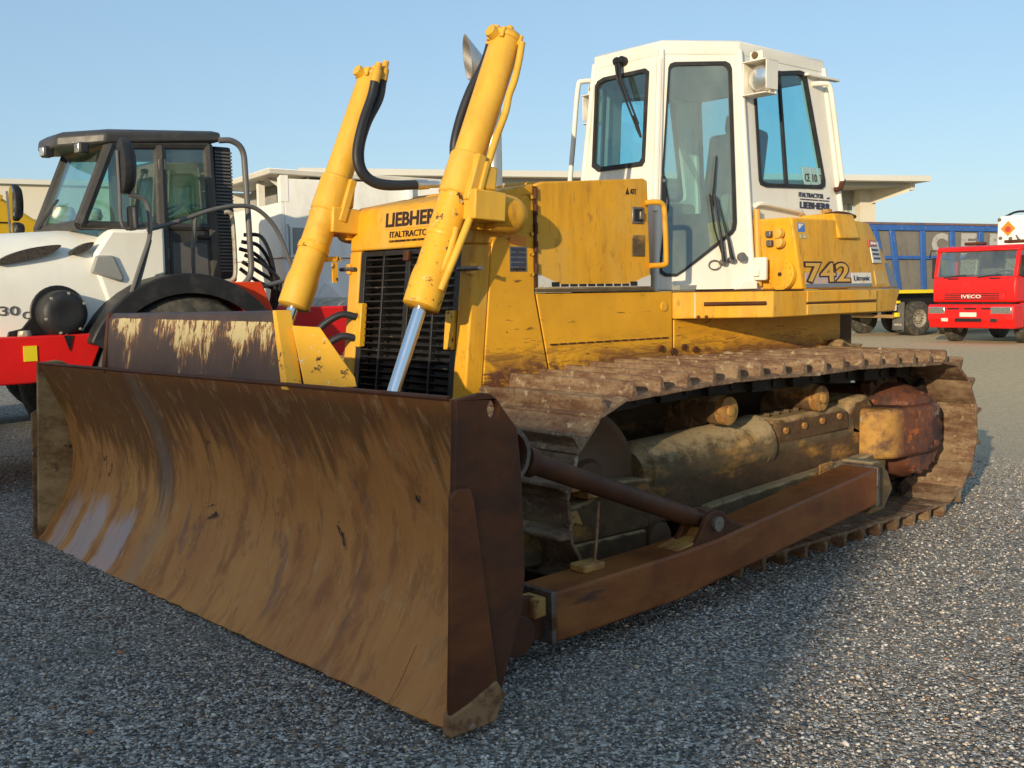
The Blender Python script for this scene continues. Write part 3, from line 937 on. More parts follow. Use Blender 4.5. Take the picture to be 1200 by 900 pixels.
# ---- push arms and tilt struts
ARM = [(0.80, 0.085, 0.300), (1.60, 0.108, 0.326), (1.86, 0.143, 0.345), (3.29, 0.306, 0.517)]
for s in (-1, 1):
    yo, yi = s * 1.85, s * 1.63
    rings = [[(x, yo, zb), (x, yo, zt), (x, yi, zt), (x, yi, zb)] for x, zb, zt in ARM]
    AR = MB().loft(rings).build('push_arm', 'arm', DZ, 0.012)
    MB().bx(0.772, 0.798, yo + s * 0.004, yi - s * 0.006, 0.083, 0.304).build('front_plate', 'plate', AR, 0.003)
    MB().hexa([(3.292, yo - s * -0.003, 0.30), (3.318, yo - s * -0.003, 0.305), (3.318, yi, 0.305), (3.292, yi, 0.30),
               (3.292, yo - s * -0.003, 0.523), (3.318, yo - s * -0.003, 0.526), (3.318, yi, 0.526), (3.292, yi, 0.523)]).build('rear_plate', 'plate', AR, 0.003)
    MB().prism([(3.32, 0.24), (3.46, 0.25), (3.56, 0.36), (3.50, 0.47), (3.40, 0.54), (3.32, 0.54)], 'y', s * 1.80, s * 1.60).build('trunnion_bracket', 'recoil', AR, 0.012)
    b = MB()
    b.prism([(0.40, 0.10), (0.77, 0.10), (0.77, 0.28), (0.62, 0.30), (0.40, 0.27)], 'y', s * 1.80, s * 1.76)
    b.prism([(0.40, 0.10), (0.77, 0.10), (0.77, 0.28), (0.62, 0.30), (0.40, 0.27)], 'y', s * 1.70, s * 1.66)
    b.cyl((0.60, s * 1.845, 0.155), (0.60, s * 1.62, 0.155), 0.085, n=20)
    b.build('blade_pin_bracket', 'rust_dark', AR, 0.004)
    MB().bx(0.70, 0.768, s * 1.83, s * 1.72, 0.20, 0.285).build('stop_block', 'final_y', AR, 0.01)
    b = MB().bx(1.06, 1.19, s * 1.76, s * 1.66, 0.308, 0.345)
    b.build('lug', 'final_y', AR, 0.01)
    MB().tube([(1.16, s * 1.72, 0.33), (1.175, s * 1.72, 0.45), (1.21, s * 1.70, 0.60)], 0.007, 6).build('hanger_rod', 'worn_edge', AR)
    # strut ears and pin on top of the arm
    b = MB()
    for yy in (1.69, 1.805):
        b.prism([(1.70, 0.32), (2.14, 0.36), (1.98, 0.42), (1.93, 0.47), (1.86, 0.485), (1.80, 0.46), (1.77, 0.40)], 'y', s * yy, s * (yy + 0.028))
    b.build('ear', 'rust_dark', AR, 0.006)
    MB().cyl((1.87, s * 1.66, 0.42), (1.87, s * 1.855, 0.42), 0.036, n=16).build('pin', 'steel', AR)
    b = MB().prism([(1.60, 0.325), (1.84, 0.345), (1.83, 0.40), (1.79, 0.36)], 'y', s * 1.82, s * 1.68)
    b.build('ear_base', 'final_y', AR, 0.006)
    p0, p1 = V(0.72, s * 1.75, 0.850), V(1.87, s * 1.75, 0.42)
    d = (p1 - p0)
    ST = MB().tube([p0, p0 + d * 0.04, p0 + d * 0.05, p0 + d * 0.93, p0 + d * 0.95, p1], [0.062, 0.062, 0.046, 0.046, 0.036, 0.036], 20).build('tilt_strut', 'rust_dark', DZ)
    MB().lathe((0.60, s * 1.70, 0.885), (0, s, 0), [(0.05, -0.06), (0.105, -0.06), (0.112, 0.06), (0.112, 0.085), (0.095, 0.09), (0.09, 0.06), (0.0, 0.055)], 28).build('end_ring', 'rust_dark', ST, 0.003)
    MB().lathe((0.60, s * 1.70, 0.885), (0, s, 0), [(0.097, 0.082), (0.116, 0.082), (0.116, 0.10), (0.097, 0.10)], 28, True).build('worn_ring', 'plate', ST)
    MB().prism([(0.33, 0.78), (0.62, 0.80), (0.62, 0.96), (0.33, 1.0)], 'y', s * 1.62, s * 1.66).build('strut_bracket', 'rust_dark', ST, 0.005)

# ---- lift cylinders
for s in (-1, 1):
    yc = s * 0.63
    T = V(1.640, yc, 2.862)
    B = V(1.040, yc, 1.462)
    ax = (T - B).normalized()
    side = V(0, s, 0)
    fw = ax.cross(side).normalized() * (-s)       # towards +x

    def Q(k, a=0.0, c=0.0):
        return B + (T - B) * k + fw * a + side * c
    b = MB().tube([Q(0.425), Q(0.435), Q(0.985), Q(1.0)], [0.080, 0.083, 0.083, 0.078], 28)
    LC = b.build('lift_cylinder', 'yellow_clean', DZ)
    MB().tube([Q(0.0), Q(0.005), Q(0.10), Q(0.125), Q(0.14), Q(0.425), Q(0.44)], [0.085, 0.095, 0.097, 0.093, 0.088, 0.088, 0.092], 28).build('lower_barrel', 'yellow_chipped' if s < 0 else 'yellow_clean', LC)
    MB().tube([Q(0.40), Q(0.405), Q(0.545), Q(0.55)], [0.090, 0.096, 0.096, 0.090], 28).build('collar', 'yellow_clean', LC)
    MB().tube([Q(0.245), Q(0.25), Q(0.262), Q(0.267)], [0.089, 0.093, 0.093, 0.089], 28).build('clamp_ring', 'yellow_chipped', LC)
    rod_end = B + (T - B) * (-0.72)
    MB().tube([Q(-0.72), Q(0.02)], [0.034, 0.034], 24).build('rod', 'chrome', LC)
    b = MB()
    b.lathe(rod_end, (0, 1, 0), [(0.02, -0.05), (0.075, -0.05), (0.075, 0.05), (0.02, 0.05)], 24)
    b.prism([(0.28, 0.30), (0.66, 0.36), (0.68, 0.48), (0.28, 0.62)], 'y', yc - 0.09, yc - 0.055)
    b.prism([(0.28, 0.30), (0.66, 0.36), (0.68, 0.48), (0.28, 0.62)], 'y', yc + 0.055, yc + 0.09)
    b.build('rod_bracket', 'rust_dark', LC)
    # head with bolts and port blocks
    b = MB().tube([Q(0.99), Q(1.005), Q(1.02)], [0.088, 0.090, 0.072], 28)
    b.lathe(Q(1.02), ax, [(0.02, -0.01), (0.024, 0.03), (0.018, 0.045), (0.0, 0.048)], 14)
    b.tube([Q(0.985, -0.04, -s * 0.0), Q(0.99, -0.12, 0)], 0.034, 12)
    b.tube([Q(0.985, 0.05, s * 0.05), Q(0.985, 0.12, s * 0.08)], 0.045, 12)
    for k in range(5):
        t = k * 2 * math.pi / 5
        b.cyl(Q(0.975) + (fw * math.cos(t) + side * math.sin(t)) * 0.088, Q(1.012) + (fw * math.cos(t) + side * math.sin(t)) * 0.088, 0.013, n=8)
    b.build('head', 'yellow_clean', LC, 0.003)
    # trunnion clamp: block on the outside, flange on the inside, barrel to the hood
    b = MB()
    b.box((1.365, s * 0.665, 1.972), (0.205, 0.285, 0.150), Matrix.Rotation(R(4), 3, 'Y'))
    b.build('clamp_block', 'yellow_clean', LC, 0.008)
    MB().box((1.400, s * 0.665, 2.115), (0.095, 0.20, 0.125), Matrix.Rotation(R(8), 3, 'Y')).build('clamp_cap', 'yellow_clean', LC, 0.012)
    MB().box(Q(0.465, 0.055, s * 0.0), (0.045, 0.235, 0.265), Matrix.Rotation(R(20), 3, 'Y')).build('clamp_flange', 'yellow_clean', LC, 0.006)
    b = MB().box(Q(0.465, 0.0, 0.108), (0.055, 0.045, 0.25), Matrix.Rotation(R(20), 3, 'Y'))
    b.box(Q(0.48, 0.035, 0.118), (0.03, 0.05, 0.16), Matrix.Rotation(R(20), 3, 'Y'))
    b.build('clamp_flange', 'yellow_clean', LC, 0.008)
    c0 = V(1.45, s * 0.69, 1.955)
    c1 = V(1.585, s * 0.69, 1.937)
    dd = (c1 - c0).normalized()
    MB().tube([c0, c0 + dd * 0.02, c1] + [c1 + dd * (0.10 * math.sin(t)) for t in (0.35, 0.7, 1.05, 1.35, 1.5)], [0.100, 0.104, 0.104] + [0.104 * math.cos(t) for t in (0.35, 0.7, 1.05, 1.35, 1.5)], 28).build('trunnion_housing', 'yellow', LC)
    MB().prism([(1.34, 1.98), (1.50, 2.02), (1.62, 1.97), (1.60, 1.86), (1.40, 1.86)], 'y', s * 0.58, s * 0.66).build('trunnion_bracket', 'yellow_chipped', LC, 0.008)
    # rigid pipe down the outside
    if s < 0:
        MB().tube([(1.66, -0.73, 2.83), (1.635, -0.735, 2.74), (1.60, -0.735, 2.63), (1.565, -0.73, 2.55), (1.535, -0.735, 2.46), (1.47, -0.73, 2.32), (1.40, -0.73, 2.15)], 0.019, 10, 4).build('pipe', 'yellow_clean', LC)
        MB().tube([(1.28, -0.75, 1.92), (1.22, -0.745, 1.80), (1.17, -0.74, 1.70), (1.10, -0.72, 1.55)], [0.020] * 13, 10, 4).build('pipe', 'yellow_clean', LC)
        MB().tube([(1.21, -0.715, 1.86), (1.165, -0.715, 1.74), (1.10, -0.70, 1.60), (1.085, -0.68, 1.57)], 0.018, 10, 4).build('pipe', 'yellow_clean', LC)
        hs = [[(1.62, -0.525, 2.85), (1.575, -0.52, 2.74), (1.49, -0.51, 2.60), (1.425, -0.50, 2.45), (1.38, -0.50, 2.30), (1.39, -0.50, 2.18)]]
    else:
        hs = [[(1.53, 0.44, 2.80), (1.50, 0.44, 2.70), (1.43, 0.43, 2.55), (1.375, 0.42, 2.38), (1.38, 0.41, 2.27), (1.44, 0.40, 2.205), (1.55, 0.38, 2.175), (1.78, 0.34, 2.19)],
              [(1.60, 0.46, 2.82), (1.57, 0.46, 2.70), (1.48, 0.46, 2.55), (1.42, 0.45, 2.40), (1.42, 0.44, 2.28), (1.48, 0.42, 2.21), (1.60, 0.40, 2.19), (1.80, 0.38, 2.20)]]
    for h in hs:
        MB().tube(h, 0.026, 12, 6).build('hose', 'hose', LC)
        p, q2 = V(h[0]), V(h[1])
        u = (p - q2).normalized()
        MB().tube([p - u * 0.01, p + u * 0.06, p + u * 0.075, p + u * 0.11], [0.029, 0.029, 0.02, 0.02], 12).build('hose_fitting', 'yellow_clean', LC)
        p, q2 = V(h[-1]), V(h[-2])
        u = (p - q2).normalized()
        MB().tube([p - u * 0.03, p + u * 0.05, p + u * 0.06, p + u * 0.12], [0.029, 0.027, 0.02, 0.02], 12).build('hose_fitting', 'alu', LC)
    # hose clip ring hanging on the far barrel
    if s > 0:
        b = MB().tube([Q(0.235), Q(0.255)], [0.095, 0.095], 24)
        b.box(Q(0.235, 0.115, -0.03), (0.12, 0.03, 0.03))
        b.box(Q(0.19, 0.16, -0.05), (0.035, 0.012, 0.12))
        b.build('clip', 'yellow_chipped', LC)

# ---- nose with grille
def nose_x(z):
    return 1.335 + (z - 0.95) * 0.105


for s in (-1, 1):
    yo, yi = s * 0.598, s * 0.487
    MB().hexa([(nose_x(0.85), yo, 0.85), (nose_x(0.85), yi, 0.85), (nose_x(0.85) + 0.12, yi, 0.85), (nose_x(0.85) + 0.12, yo, 0.85),
               (nose_x(1.79), yo, 1.79), (nose_x(1.79), yi, 1.79), (nose_x(1.79) + 0.12, yi, 1.79), (nose_x(1.79) + 0.12, yo, 1.79)]).build('grille_frame', 'yellow', DZ, 0.012)
b = MB()
hp = [(nose_x(1.79), 1.791), (nose_x(2.0), 2.00), (nose_x(2.0) + 0.02, 2.035), (nose_x(2.0) + 0.06, 2.055), (1.85, 2.125), (1.85, 1.791)]
b.prism(hp, 'y', -0.5985, 0.5985)
NOSE = b.build('nose_cowl', 'yellow', DZ, 0.014, seg=3)
# grille: black frame, bars and slats
b = MB()
zz0, zz1 = 0.86, 1.785
g0, g1 = -0.485, 0.485


def gbar(b, y0, y1, z0, z1, x0, x1):
    b.hexa([(nose_x(z0) + x0, y0, z0), (nose_x(z0) + x1, y0, z0), (nose_x(z0) + x1, y1, z0), (nose_x(z0) + x0, y1, z0),
            (nose_x(z1) + x0, y0, z1), (nose_x(z1) + x1, y0, z1), (nose_x(z1) + x1, y1, z1), (nose_x(z1) + x0, y1, z1)])


gbar(b, g0, g0 + 0.05, zz0, zz1, 0.01, 0.06)
gbar(b, g1 - 0.05, g1, zz0, zz1, 0.01, 0.06)
gbar(b, -0.022, 0.022, zz0, zz1, 0.008, 0.055)
gbar(b, g0, g1, zz1 - 0.03, zz1, 0.012, 0.06)
for y in (-0.25, 0.25):
    gbar(b, y - 0.008, y + 0.008, zz0, zz1, 0.012, 0.05)
GR = b.build('grille', 'grille', DZ, 0.002)
b = MB()
nsl = 22
for k in range(nsl):
    z = 0.88 + k * (zz1 - 0.05 - 0.88) / (nsl - 1)
    x = nose_x(z)
    for y0, y1 in ((g0 + 0.05, -0.022), (0.022, g1 - 0.05)):
        b.hexa([(x + 0.018, y0, z - 0.004), (x + 0.070, y0, z - 0.026), (x + 0.070, y1, z - 0.026), (x + 0.018, y1, z - 0.004),
                (x + 0.018, y0, z + 0.004), (x + 0.070, y0, z - 0.020), (x + 0.070, y1, z - 0.020), (x + 0.018, y1, z + 0.004)])
b.build('slat', 'grille', GR)
MB().hexa([(nose_x(0.85) + 0.10, -0.49, 0.85), (nose_x(0.85) + 0.11, -0.49, 0.85), (nose_x(0.85) + 0.11, 0.49, 0.85), (nose_x(0.85) + 0.10, 0.49, 0.85),
           (nose_x(1.79) + 0.10, -0.49, 1.785), (nose_x(1.79) + 0.11, -0.49, 1.785), (nose_x(1.79) + 0.11, 0.49, 1.785), (nose_x(1.79) + 0.10, 0.49, 1.785)]).build('radiator_core', 'black', GR)
gb = MB()
gbar(gb, -0.475, -0.40, 1.23, 1.44, -0.012, 0.03)
gb.build('latch_plate', 'yellow_chipped', GR, 0.006)
gb = MB()
gbar(gb, 0.415, 0.47, 1.22, 1.48, -0.014, 0.03)
gb.build('latch_plate', 'yellow_chipped', GR, 0.006)
gb = MB()
gbar(gb, -0.025, 0.025, 1.72, 1.775, -0.012, 0.01)
gb.build('latch', 'rust_dark', GR, 0.004)
for y0, y1, z in ((0.66, 0.50, 1.685), (-0.50, -0.70, 1.66)):
    MB().tube([(nose_x(z) - 0.02, y0, z), (nose_x(z) - 0.02, y1, z)], [0.012, 0.012], 8).build('hinge_pin', 'steel', GR)
    MB().bx(nose_x(z) - 0.02, nose_x(z) + 0.03, math.copysign(0.56, y0), math.copysign(0.60, y0), z - 0.03, z + 0.03).build('hinge', 'yellow_chipped', GR, 0.004)
for k, zz in enumerate((1.40, 1.27)):
    MB().tube([(nose_x(1.4) - 0.01, 0.47, zz), (nose_x(1.4) - 0.10, 0.52, zz + 0.01), (nose_x(1.4) - 0.22, 0.60, zz - 0.10), (nose_x(1.4) - 0.30, 0.66, zz - 0.34), (nose_x(1.4) - 0.34, 0.68, zz - 0.6)], 0.022, 10, 5).build('tilt_hose', 'hose', DZ)
# nose lettering
xd = V(0, -1, 0)
nu = V(0.105, 0, 1)
xn = nose_x(1.9)
decal('label_panel', 'label_tan', NOSE, (nose_x(1.905), 0.245, 1.905), xd, nu, 0.60, 0.105)
text('LIEBHERR', 'letter_dark', NOSE, (nose_x(1.917), 0.225, 1.917), xd, nu, 0.56, 0.082, 0.03, lift=0.0045)
text('ITALTRACTOR', 'letter_dark', NOSE, (nose_x(1.855), 0.180, 1.855), xd, nu, 0.40, 0.036, 0.01)
text('srl', 'letter_dark', NOSE, (nose_x(1.857), -0.235, 1.857), xd, nu, 0.04, 0.02, 0.0)
text('CONCESSIONARIA MACCHINE MOVIMENTO TERRA', 'letter_dark', NOSE, (nose_x(1.828), 0.185, 1.828), xd, nu, 0.46, 0.013, 0.0)

# ---- hull and engine housing
xw = V(1, 0, 0)
uz = V(0, 0, 1)
MB().hexa([(nose_x(0.5) + 0.125, -0.56, 0.5), (4.95, -0.56, 0.5), (4.95, 0.56, 0.5), (nose_x(0.5) + 0.125, 0.56, 0.5),
           (nose_x(1.5) + 0.125, -0.56, 1.5), (4.95, -0.56, 1.5), (4.95, 0.56, 1.5), (nose_x(1.5) + 0.125, 0.56, 1.5)]).build('hull', 'undercar', DZ, 0.01)
for s in (-1, 1):
    q0, q1 = s * 0.56, s * 0.600

    def slab(poly, name, mat, dy=0.0, bev=0.006, parent=DZ):
        return MB().prism(poly, 'y', q0, q1 + s * dy).build(name, mat, parent, bev)
    # front side panel, tapering
    slab([(nose_x(0.9) + 0.121, 0.90), (1.985, 0.90), (1.845, 1.525), (1.845, 2.00), (1.835, 2.075), (1.78, 2.098), (nose_x(2.0) + 0.121, 2.045), (nose_x(1.8) + 0.121, 1.80)], 'front_side_panel', 'yellow_low')
    DR = slab([(1.857, 1.553), (2.805, 1.553), (2.775, 2.19), (2.74, 2.203), (1.90, 2.135), (1.857, 2.12)], 'engine_door', 'yellow', 0.004, 0.008)
    if s < 0:
        MB().prism([(1.852, 1.528), (2.822, 1.528), (2.822, 1.552), (1.852, 1.552)], 'y', q0, q1 + s * 0.012).build('door_sill', 'recoil', DR, 0.004)
        b = MB().prism([(1.865, 1.556), (2.80, 1.556), (2.80, 1.625), (2.72, 1.605), (2.64, 1.575), (2.05, 1.572), (1.96, 1.60), (1.865, 1.635)], 'y', q1 - 0.003, q1 + s * 0.0062)
        b.build('bare_patch', 'decal_white', DR)
        b = MB()
        for k in range(10):
            x = 1.97 + k * 0.072
            b.bx(x, x + 0.058, q1, q1 + s * 0.0085, 1.560, 1.574 + 0.012 * (k in (0, 9)))
        b.build('slot', 'black', DR)
        MB().bx(2.635, 2.745, q1 + s * 0.0, q1 + s * 0.010, 1.735, 1.865).build('latch_plate', 'recoil', DR, 0.02)
        LP = MB().bx(2.635, 2.735, q1, q1 + s * 0.012, 1.93, 2.03).build('latch_recess', 'steel', DR, 0.004)
        MB().bx(2.648, 2.722, q1 + s * 0.008, q1 + s * 0.0135, 1.942, 2.018).build('recess', 'black', LP, 0.003)
        MB().bx(2.69, 2.72, q1 + s * 0.01, q1 + s * 0.025, 1.955, 2.005).build('latch', 'steel', LP, 0.004)
        # hinge strip with knuckles
        b = MB().bx(1.843, 1.860, q1 - s * 0.01, q1 + s * 0.010, 1.56, 2.11)
        for z in (1.66, 1.78, 1.88, 1.98, 2.07):
            b.cyl((1.851, q1 + s * 0.012, z - 0.03), (1.851, q1 + s * 0.012, z + 0.03), 0.011, n=8)
        b.build('hinge', 'rust_dark', DR)
        bolts([(1.825, q1, z) for z in (1.63, 1.74, 1.85, 2.05)], (0, s, 0), 0.013, 0.010, 'bolt', 'yellow_chipped', DR)
        decal('warning_label', 'decal_orange', DZ, (1.665, q1, 1.79), xw, uz, 0.12, 0.045, 0.004)
        decal('data_plate', 'steel', DZ, (1.665, q1, 1.645), xw, uz, 0.12, 0.135, 0.004)
        b = MB()
        for k in range(4):
            for j in range(2):
                b.bx(1.672 + j * 0.056, 1.722 + j * 0.056, q1, q1 + s * 0.0065, 1.672 + k * 0.027, 1.692 + k * 0.027)
        b.build('data_field', 'letter_blue', DZ)
        text('LIEBHERR', 'letter_dark', DZ, (1.672, q1, 1.65), xw, uz, 0.105, 0.015, 0.0, 0.006)
        text('ATT', 'letter_dark', DZ, (2.62, q1, 2.105), xw, uz, 0.05, 0.03, 0.0, 0.006)
        # little triangle of the warning mark
        MB().prism([(2.58, 2.10), (2.612, 2.10), (2.596, 2.14)], 'y', q1, q1 + s * 0.006).build('warning_mark', 'letter_dark', DR)
    # lower side panels
    slab([(1.999, 0.90), (3.012, 0.90), (3.012, 1.522), (1.86, 1.522)], 'lower_side_panel', 'yellow_low', -0.004)
    b = MB()
    for k in range(14):
        b.bx(1.96 + k * 0.073, 2.015 + k * 0.073, q1 - s * 0.012, q1 + s * 0.004, 1.232, 1.240)
    b.build('seam', 'rust_dark', DZ)
    slab([(3.03, 0.90), (4.92, 0.90), (4.92, 1.345), (3.03, 1.345)], 'rear_hull_panel', 'yellow_low', -0.006)
    bolts([(2.90 + 0.11 * k, q1 - s * 0.004, 1.17 - 0.02 * (k % 2)) for k in range(4)], (0, s, 0), 0.022, 0.016, 'bolt', 'rust_dark', DZ)
    MB().cyl((2.93, q1 - s * 0.01, 1.43), (2.93, q1 + s * 0.004, 1.43), 0.028, n=16).build('plug', 'yellow_chipped', DZ)
    # ledge of dirt under the deck
    b = MB()
    for k in range(26):
        x = 2.3 + k * 0.1 + random.uniform(-.03, .03)
        b.box((x, s * 0.63, 1.045 + 0.012 * k / 10 + random.uniform(-.01, .01)), (0.14, 0.09, 0.03 + random.uniform(0, .02)), Matrix.Rotation(random.uniform(-.3, .3), 3, 'Z'))
    b.build('mud_ledge', 'recoil', DZ, 0.006)
# hood top
b = MB().hexa([(1.852, -0.555, 1.80), (2.80, -0.555, 1.80), (2.80, 0.555, 1.80), (1.852, 0.555, 1.80), (1.852, -0.555, 2.138), (2.78, -0.555, 2.206), (2.78, 0.555, 2.206), (1.852, 0.555, 2.138)])
b.build('hood_top', 'yellow', DZ, 0.02)
# exhaust
ex = V(2.02, -0.06, 2.045)
b = MB().tube([ex, ex + V(0, 0, 0.055)], 0.078, 24)
EX = MB().tube([ex, ex + V(0, 0, 0.06), ex + V(0, 0, 0.062), ex + V(0, 0, 0.62), ex + V(-0.012, 0.004, 0.70), ex + V(-0.07, 0.03, 0.80)], [0.056, 0.056, 0.052, 0.052, 0.053, 0.058], 24).build('exhaust', 'alu', DZ)
MB().tube([ex - V(0, 0, 0.02), ex + V(0, 0, 0.05)], [0.085, 0.078], 24).build('collar', 'recoil', EX)
b = MB()
rings = []
for k, (dz, dx, r) in enumerate([(0.74, -0.035, 0.058), (0.79, -0.075, 0.070), (0.86, -0.14, 0.078)]):
    c = ex + V(dx, -dx * 0.4, dz)
    t = V(-0.62, 0.25, 0.75).normalized()
    u = t.cross(V(0, 0, 1)).normalized()
    w = u.cross(t)
    rings.append([c + u * math.cos(a * math.pi / 12) * r + w * math.sin(a * math.pi / 12) * r + t * (0.11 * math.sin(a * math.pi / 12) * (k == 2)) for a in range(24)])
inner = [[p + (sum(rg_, V(0, 0, 0)) / 24 - p) * 0.06 for p in rg_] for rg_ in rings]
b.loft(rings + inner[::-1], caps=False)
b.build('outlet', 'alu', EX)

# ---- deck (fender) and tank on each side
for s in (-1, 1):
    pl = [(3.02, s * 0.57), (3.02, s * 0.612), (3.12, s * 0.69), (3.505, s * 1.0), (4.70, s * 1.0), (5.26, s * 0.88), (5.26, s * 0.57)]
    plb = [(3.02, s * 0.57), (3.02, s * 0.612), (3.12, s * 0.69), (3.505, s * 1.0), (4.70, s * 1.0), (5.18, s * 0.88), (5.18, s * 0.57)]
    DK = MB().loft([[(x, y, 1.35) for x, y in plb], [(x, y, 1.515) for x, y in pl]]).build('deck', 'yellow', DZ, 0.008)
    MB().prism([(x, y) for x, y in [(3.02, s * 0.3), (3.02, s * 0.58), (3.14, s * 0.70), (3.52, s * 1.005), (3.83, s * 1.005), (3.83, s * 0.3)]], 'z', 1.516, 1.522).build('deck_lip', 'rust_dark', DK)
    if s < 0:
        d = V(0.385, -0.31, 0).normalized()
        n = V(-d.y, d.x, 0)
        if n.x > 0:
            n = -n
        p0 = V(3.12, -0.69, 0)
        # step slot
        a, c = p0 + d * 0.055 + V(0, 0, 1.44), p0 + d * 0.445 + V(0, 0, 1.44)
        MB().tube([a + n * 0.004, c + n * 0.004], [0.013, 0.013], 10).build('step_slot', 'rust_dark', DK)
        b = MB().box(p0 + V(0, 0, 1.433) + n * 0.002, (0.006, 0.006, 0.16), Matrix.Rotation(0.0, 3, 'Z'))
        b.build('weld_seam', 'decal_white', DK)
        MB().bx(3.86, 4.71, -1.002, -1.008, 1.428, 1.436).build('deck_seam', 'rust_dark', DK)
        bolts([p0 + d * t + V(0, 0, 1.36) for t in (0.02, 0.07)], n, 0.012, 0.004, 'bolt', 'rust_dark', DK)
        MB().bx(3.86, 4.705, -1.001, -1.012, 1.440, 1.513).build('side_trim', 'yellow', DK, 0.006)
        MB().bx(3.86, 4.705, -1.001, -1.012, 1.356, 1.424).build('side_trim', 'yellow', DK, 0.006)
    # tank above the deck
    z0, z1 = 1.523, 1.985
    bot = [(3.80, s * 0.66), (3.83, s * 0.99), (4.70, s * 0.99), (5.25, s * 0.875), (5.25, s * 0.3), (3.80, s * 0.3)]
    top = [(3.72, s * 0.62), (3.775, s * 0.945), (4.60, s * 0.945), (4.86, s * 0.85), (4.86, s * 0.3), (3.72, s * 0.3)]
    TK = MB().loft([[(x, y, z0) for x, y in bot], [(x, y, z1) for x, y in top]]).build('fuel_tank' if s < 0 else 'hydraulic_tank', 'yellow', DZ, 0.012)
    if s < 0:
        def tf(x, z, o=0.0):                      # point on the side face
            k = (z - z0) / (z1 - z0)
            return V(x, -0.99 + 0.045 * k - o, z)
        up = V(0, 0.045, z1 - z0)
        # lower decal band and the model number
        decal('decal_band', 'decal_mauve', TK, tf(3.875, 1.545), xw, up, 0.54, 0.085, 0.003)
        decal('decal_band', 'decal_white', TK, tf(4.425, 1.545), xw, up, 0.25, 0.085, 0.003)
        decal('decal_stripe', 'decal_grey', TK, tf(3.875, 1.532), xw, up, 0.80, 0.024, 0.0045)
        text('742', 'letter_dark', TK, tf(3.865, 1.555), xw, up, 0.545, 0.150, 0.055, 0.0055, name='model_number_outline')
        text('742', 'label_tan', TK, tf(3.884, 1.567), xw, up, 0.508, 0.126, 0.012, 0.0085, name='model_number')
        text('Litronic', 'letter_blue', TK, tf(4.45, 1.575), xw, up, 0.20, 0.035, 0.0, 0.006)
        decal('sticker', 'decal_blue', TK, tf(3.83, 1.895), xw, up, 0.075, 0.055, 0.004)
        MB().prism([(3.84, 1.91), (3.895, 1.945), (3.84, 1.945)], 'y', tf(0, 1.93).y + 0.003, tf(0, 1.93).y - 0.007).build('sticker_mark', 'decal_white', TK)
        text('ECO', 'beige_inside', TK, tf(3.85, 1.85), xw, up, 0.07, 0.03, 0.0, 0.003)
        # rear facet: warning sign and pale patch
        fx = V(0.26, 0.095, 0).normalized()

        def rf(a, z):
            k = (z - z0) / (z1 - z0)
            b0 = V(4.70, -0.99, z0).lerp(V(4.60, -0.945, z1), k)
            b1 = V(5.25, -0.875, z0).lerp(V(4.86, -0.85, z1), k)
            return b0.lerp(b1, a)
        fu = rf(0.4, 1.9) - rf(0.4, 1.6)
        WS = decal('warning_sign', 'decal_white', TK, rf(0.20, 1.70), rf(0.8, 1.7) - rf(0.2, 1.7), fu, 0.20, 0.155, 0.004)
        decal('sign_header', 'decal_red', WS, rf(0.20, 1.815), rf(0.8, 1.8) - rf(0.2, 1.8), fu, 0.193, 0.042, 0.004, 0.0035)
        text('PERICOLO', 'decal_white', WS, rf(0.32, 1.826), rf(0.8, 1.8) - rf(0.2, 1.8), fu, 0.13, 0.020, 0.0, 0.009)
        for k, tx in enumerate(('NON SOSTARE NEL', 'RAGGIO DI AZIONE', 'DELLA MACCHINA')):
            text(tx, 'letter_blue', WS, rf(0.28, 1.785 - k * 0.03), rf(0.8, 1.7) - rf(0.2, 1.7), fu, 0.15, 0.013, 0.0, 0.006)
        decal('pale_patch', 'label_tan', TK, rf(0.12, 1.545), rf(0.8, 1.55) - rf(0.2, 1.55), fu, 0.22, 0.10, 0.003)
        b = MB().add([rf(0.62, 1.53) - V(0, 0.004, 0), rf(0.985, 1.53) - V(0, 0.004, 0), rf(0.98, 1.70) - V(0, 0.004, 0), rf(0.78, 1.70) - V(0, 0.004, 0),
                      rf(0.62, 1.53) + V(0, 0.01, 0), rf(0.985, 1.53) + V(0, 0.01, 0), rf(0.98, 1.70) + V(0, 0.01, 0), rf(0.78, 1.70) + V(0, 0.01, 0)],
                     [(0, 1, 2, 3), (4, 7, 6, 5), (0, 4, 5, 1), (1, 5, 6, 2), (2, 6, 7, 3), (3, 7, 4, 0)])
        b.build('bare_patch', 'decal_grey', TK)
        MB().hexa([(4.28, -0.985, 1.86), (4.53, -0.985, 1.86), (4.53, -0.60, 1.86), (4.28, -0.60, 1.86), (4.28, -0.93, 2.03), (4.53, -0.93, 2.03), (4.53, -0.60, 2.03), (4.28, -0.60, 2.03)]).build('filler_box', 'yellow', TK, 0.012)
        FC = MB().lathe((4.56, -0.70, 1.99), (0, 0, 1), [(0.05, 0), (0.05, 0.03), (0.035, 0.04), (0.035, 0.09), (0.0, 0.095)], 16).build('filler_cap', 'final_y', TK)
        MB().tube([(4.46, -0.72, 1.99), (4.47, -0.74, 2.03), (4.56, -0.78, 2.05), (4.66, -0.80, 2.045), (4.76, -0.80, 2.03)], 0.014, 8, 4).build('cap_chain', 'rust_dark', TK)
        MB().cyl((4.74, -0.76, 1.98), (4.74, -0.76, 2.05), 0.03, n=12).build('vent', 'rust_dark', TK)
        # front facet details: sockets, round cover
        c = V(3.795, -0.855, 1.62)
        fn = V(-1, 0.09, 0.14).normalized()
        b = MB().lathe(c - fn * 0.02, fn, [(0.0, -0.005), (0.105, -0.005), (0.105, 0.026), (0.095, 0.031), (0.0, 0.031)], 32)
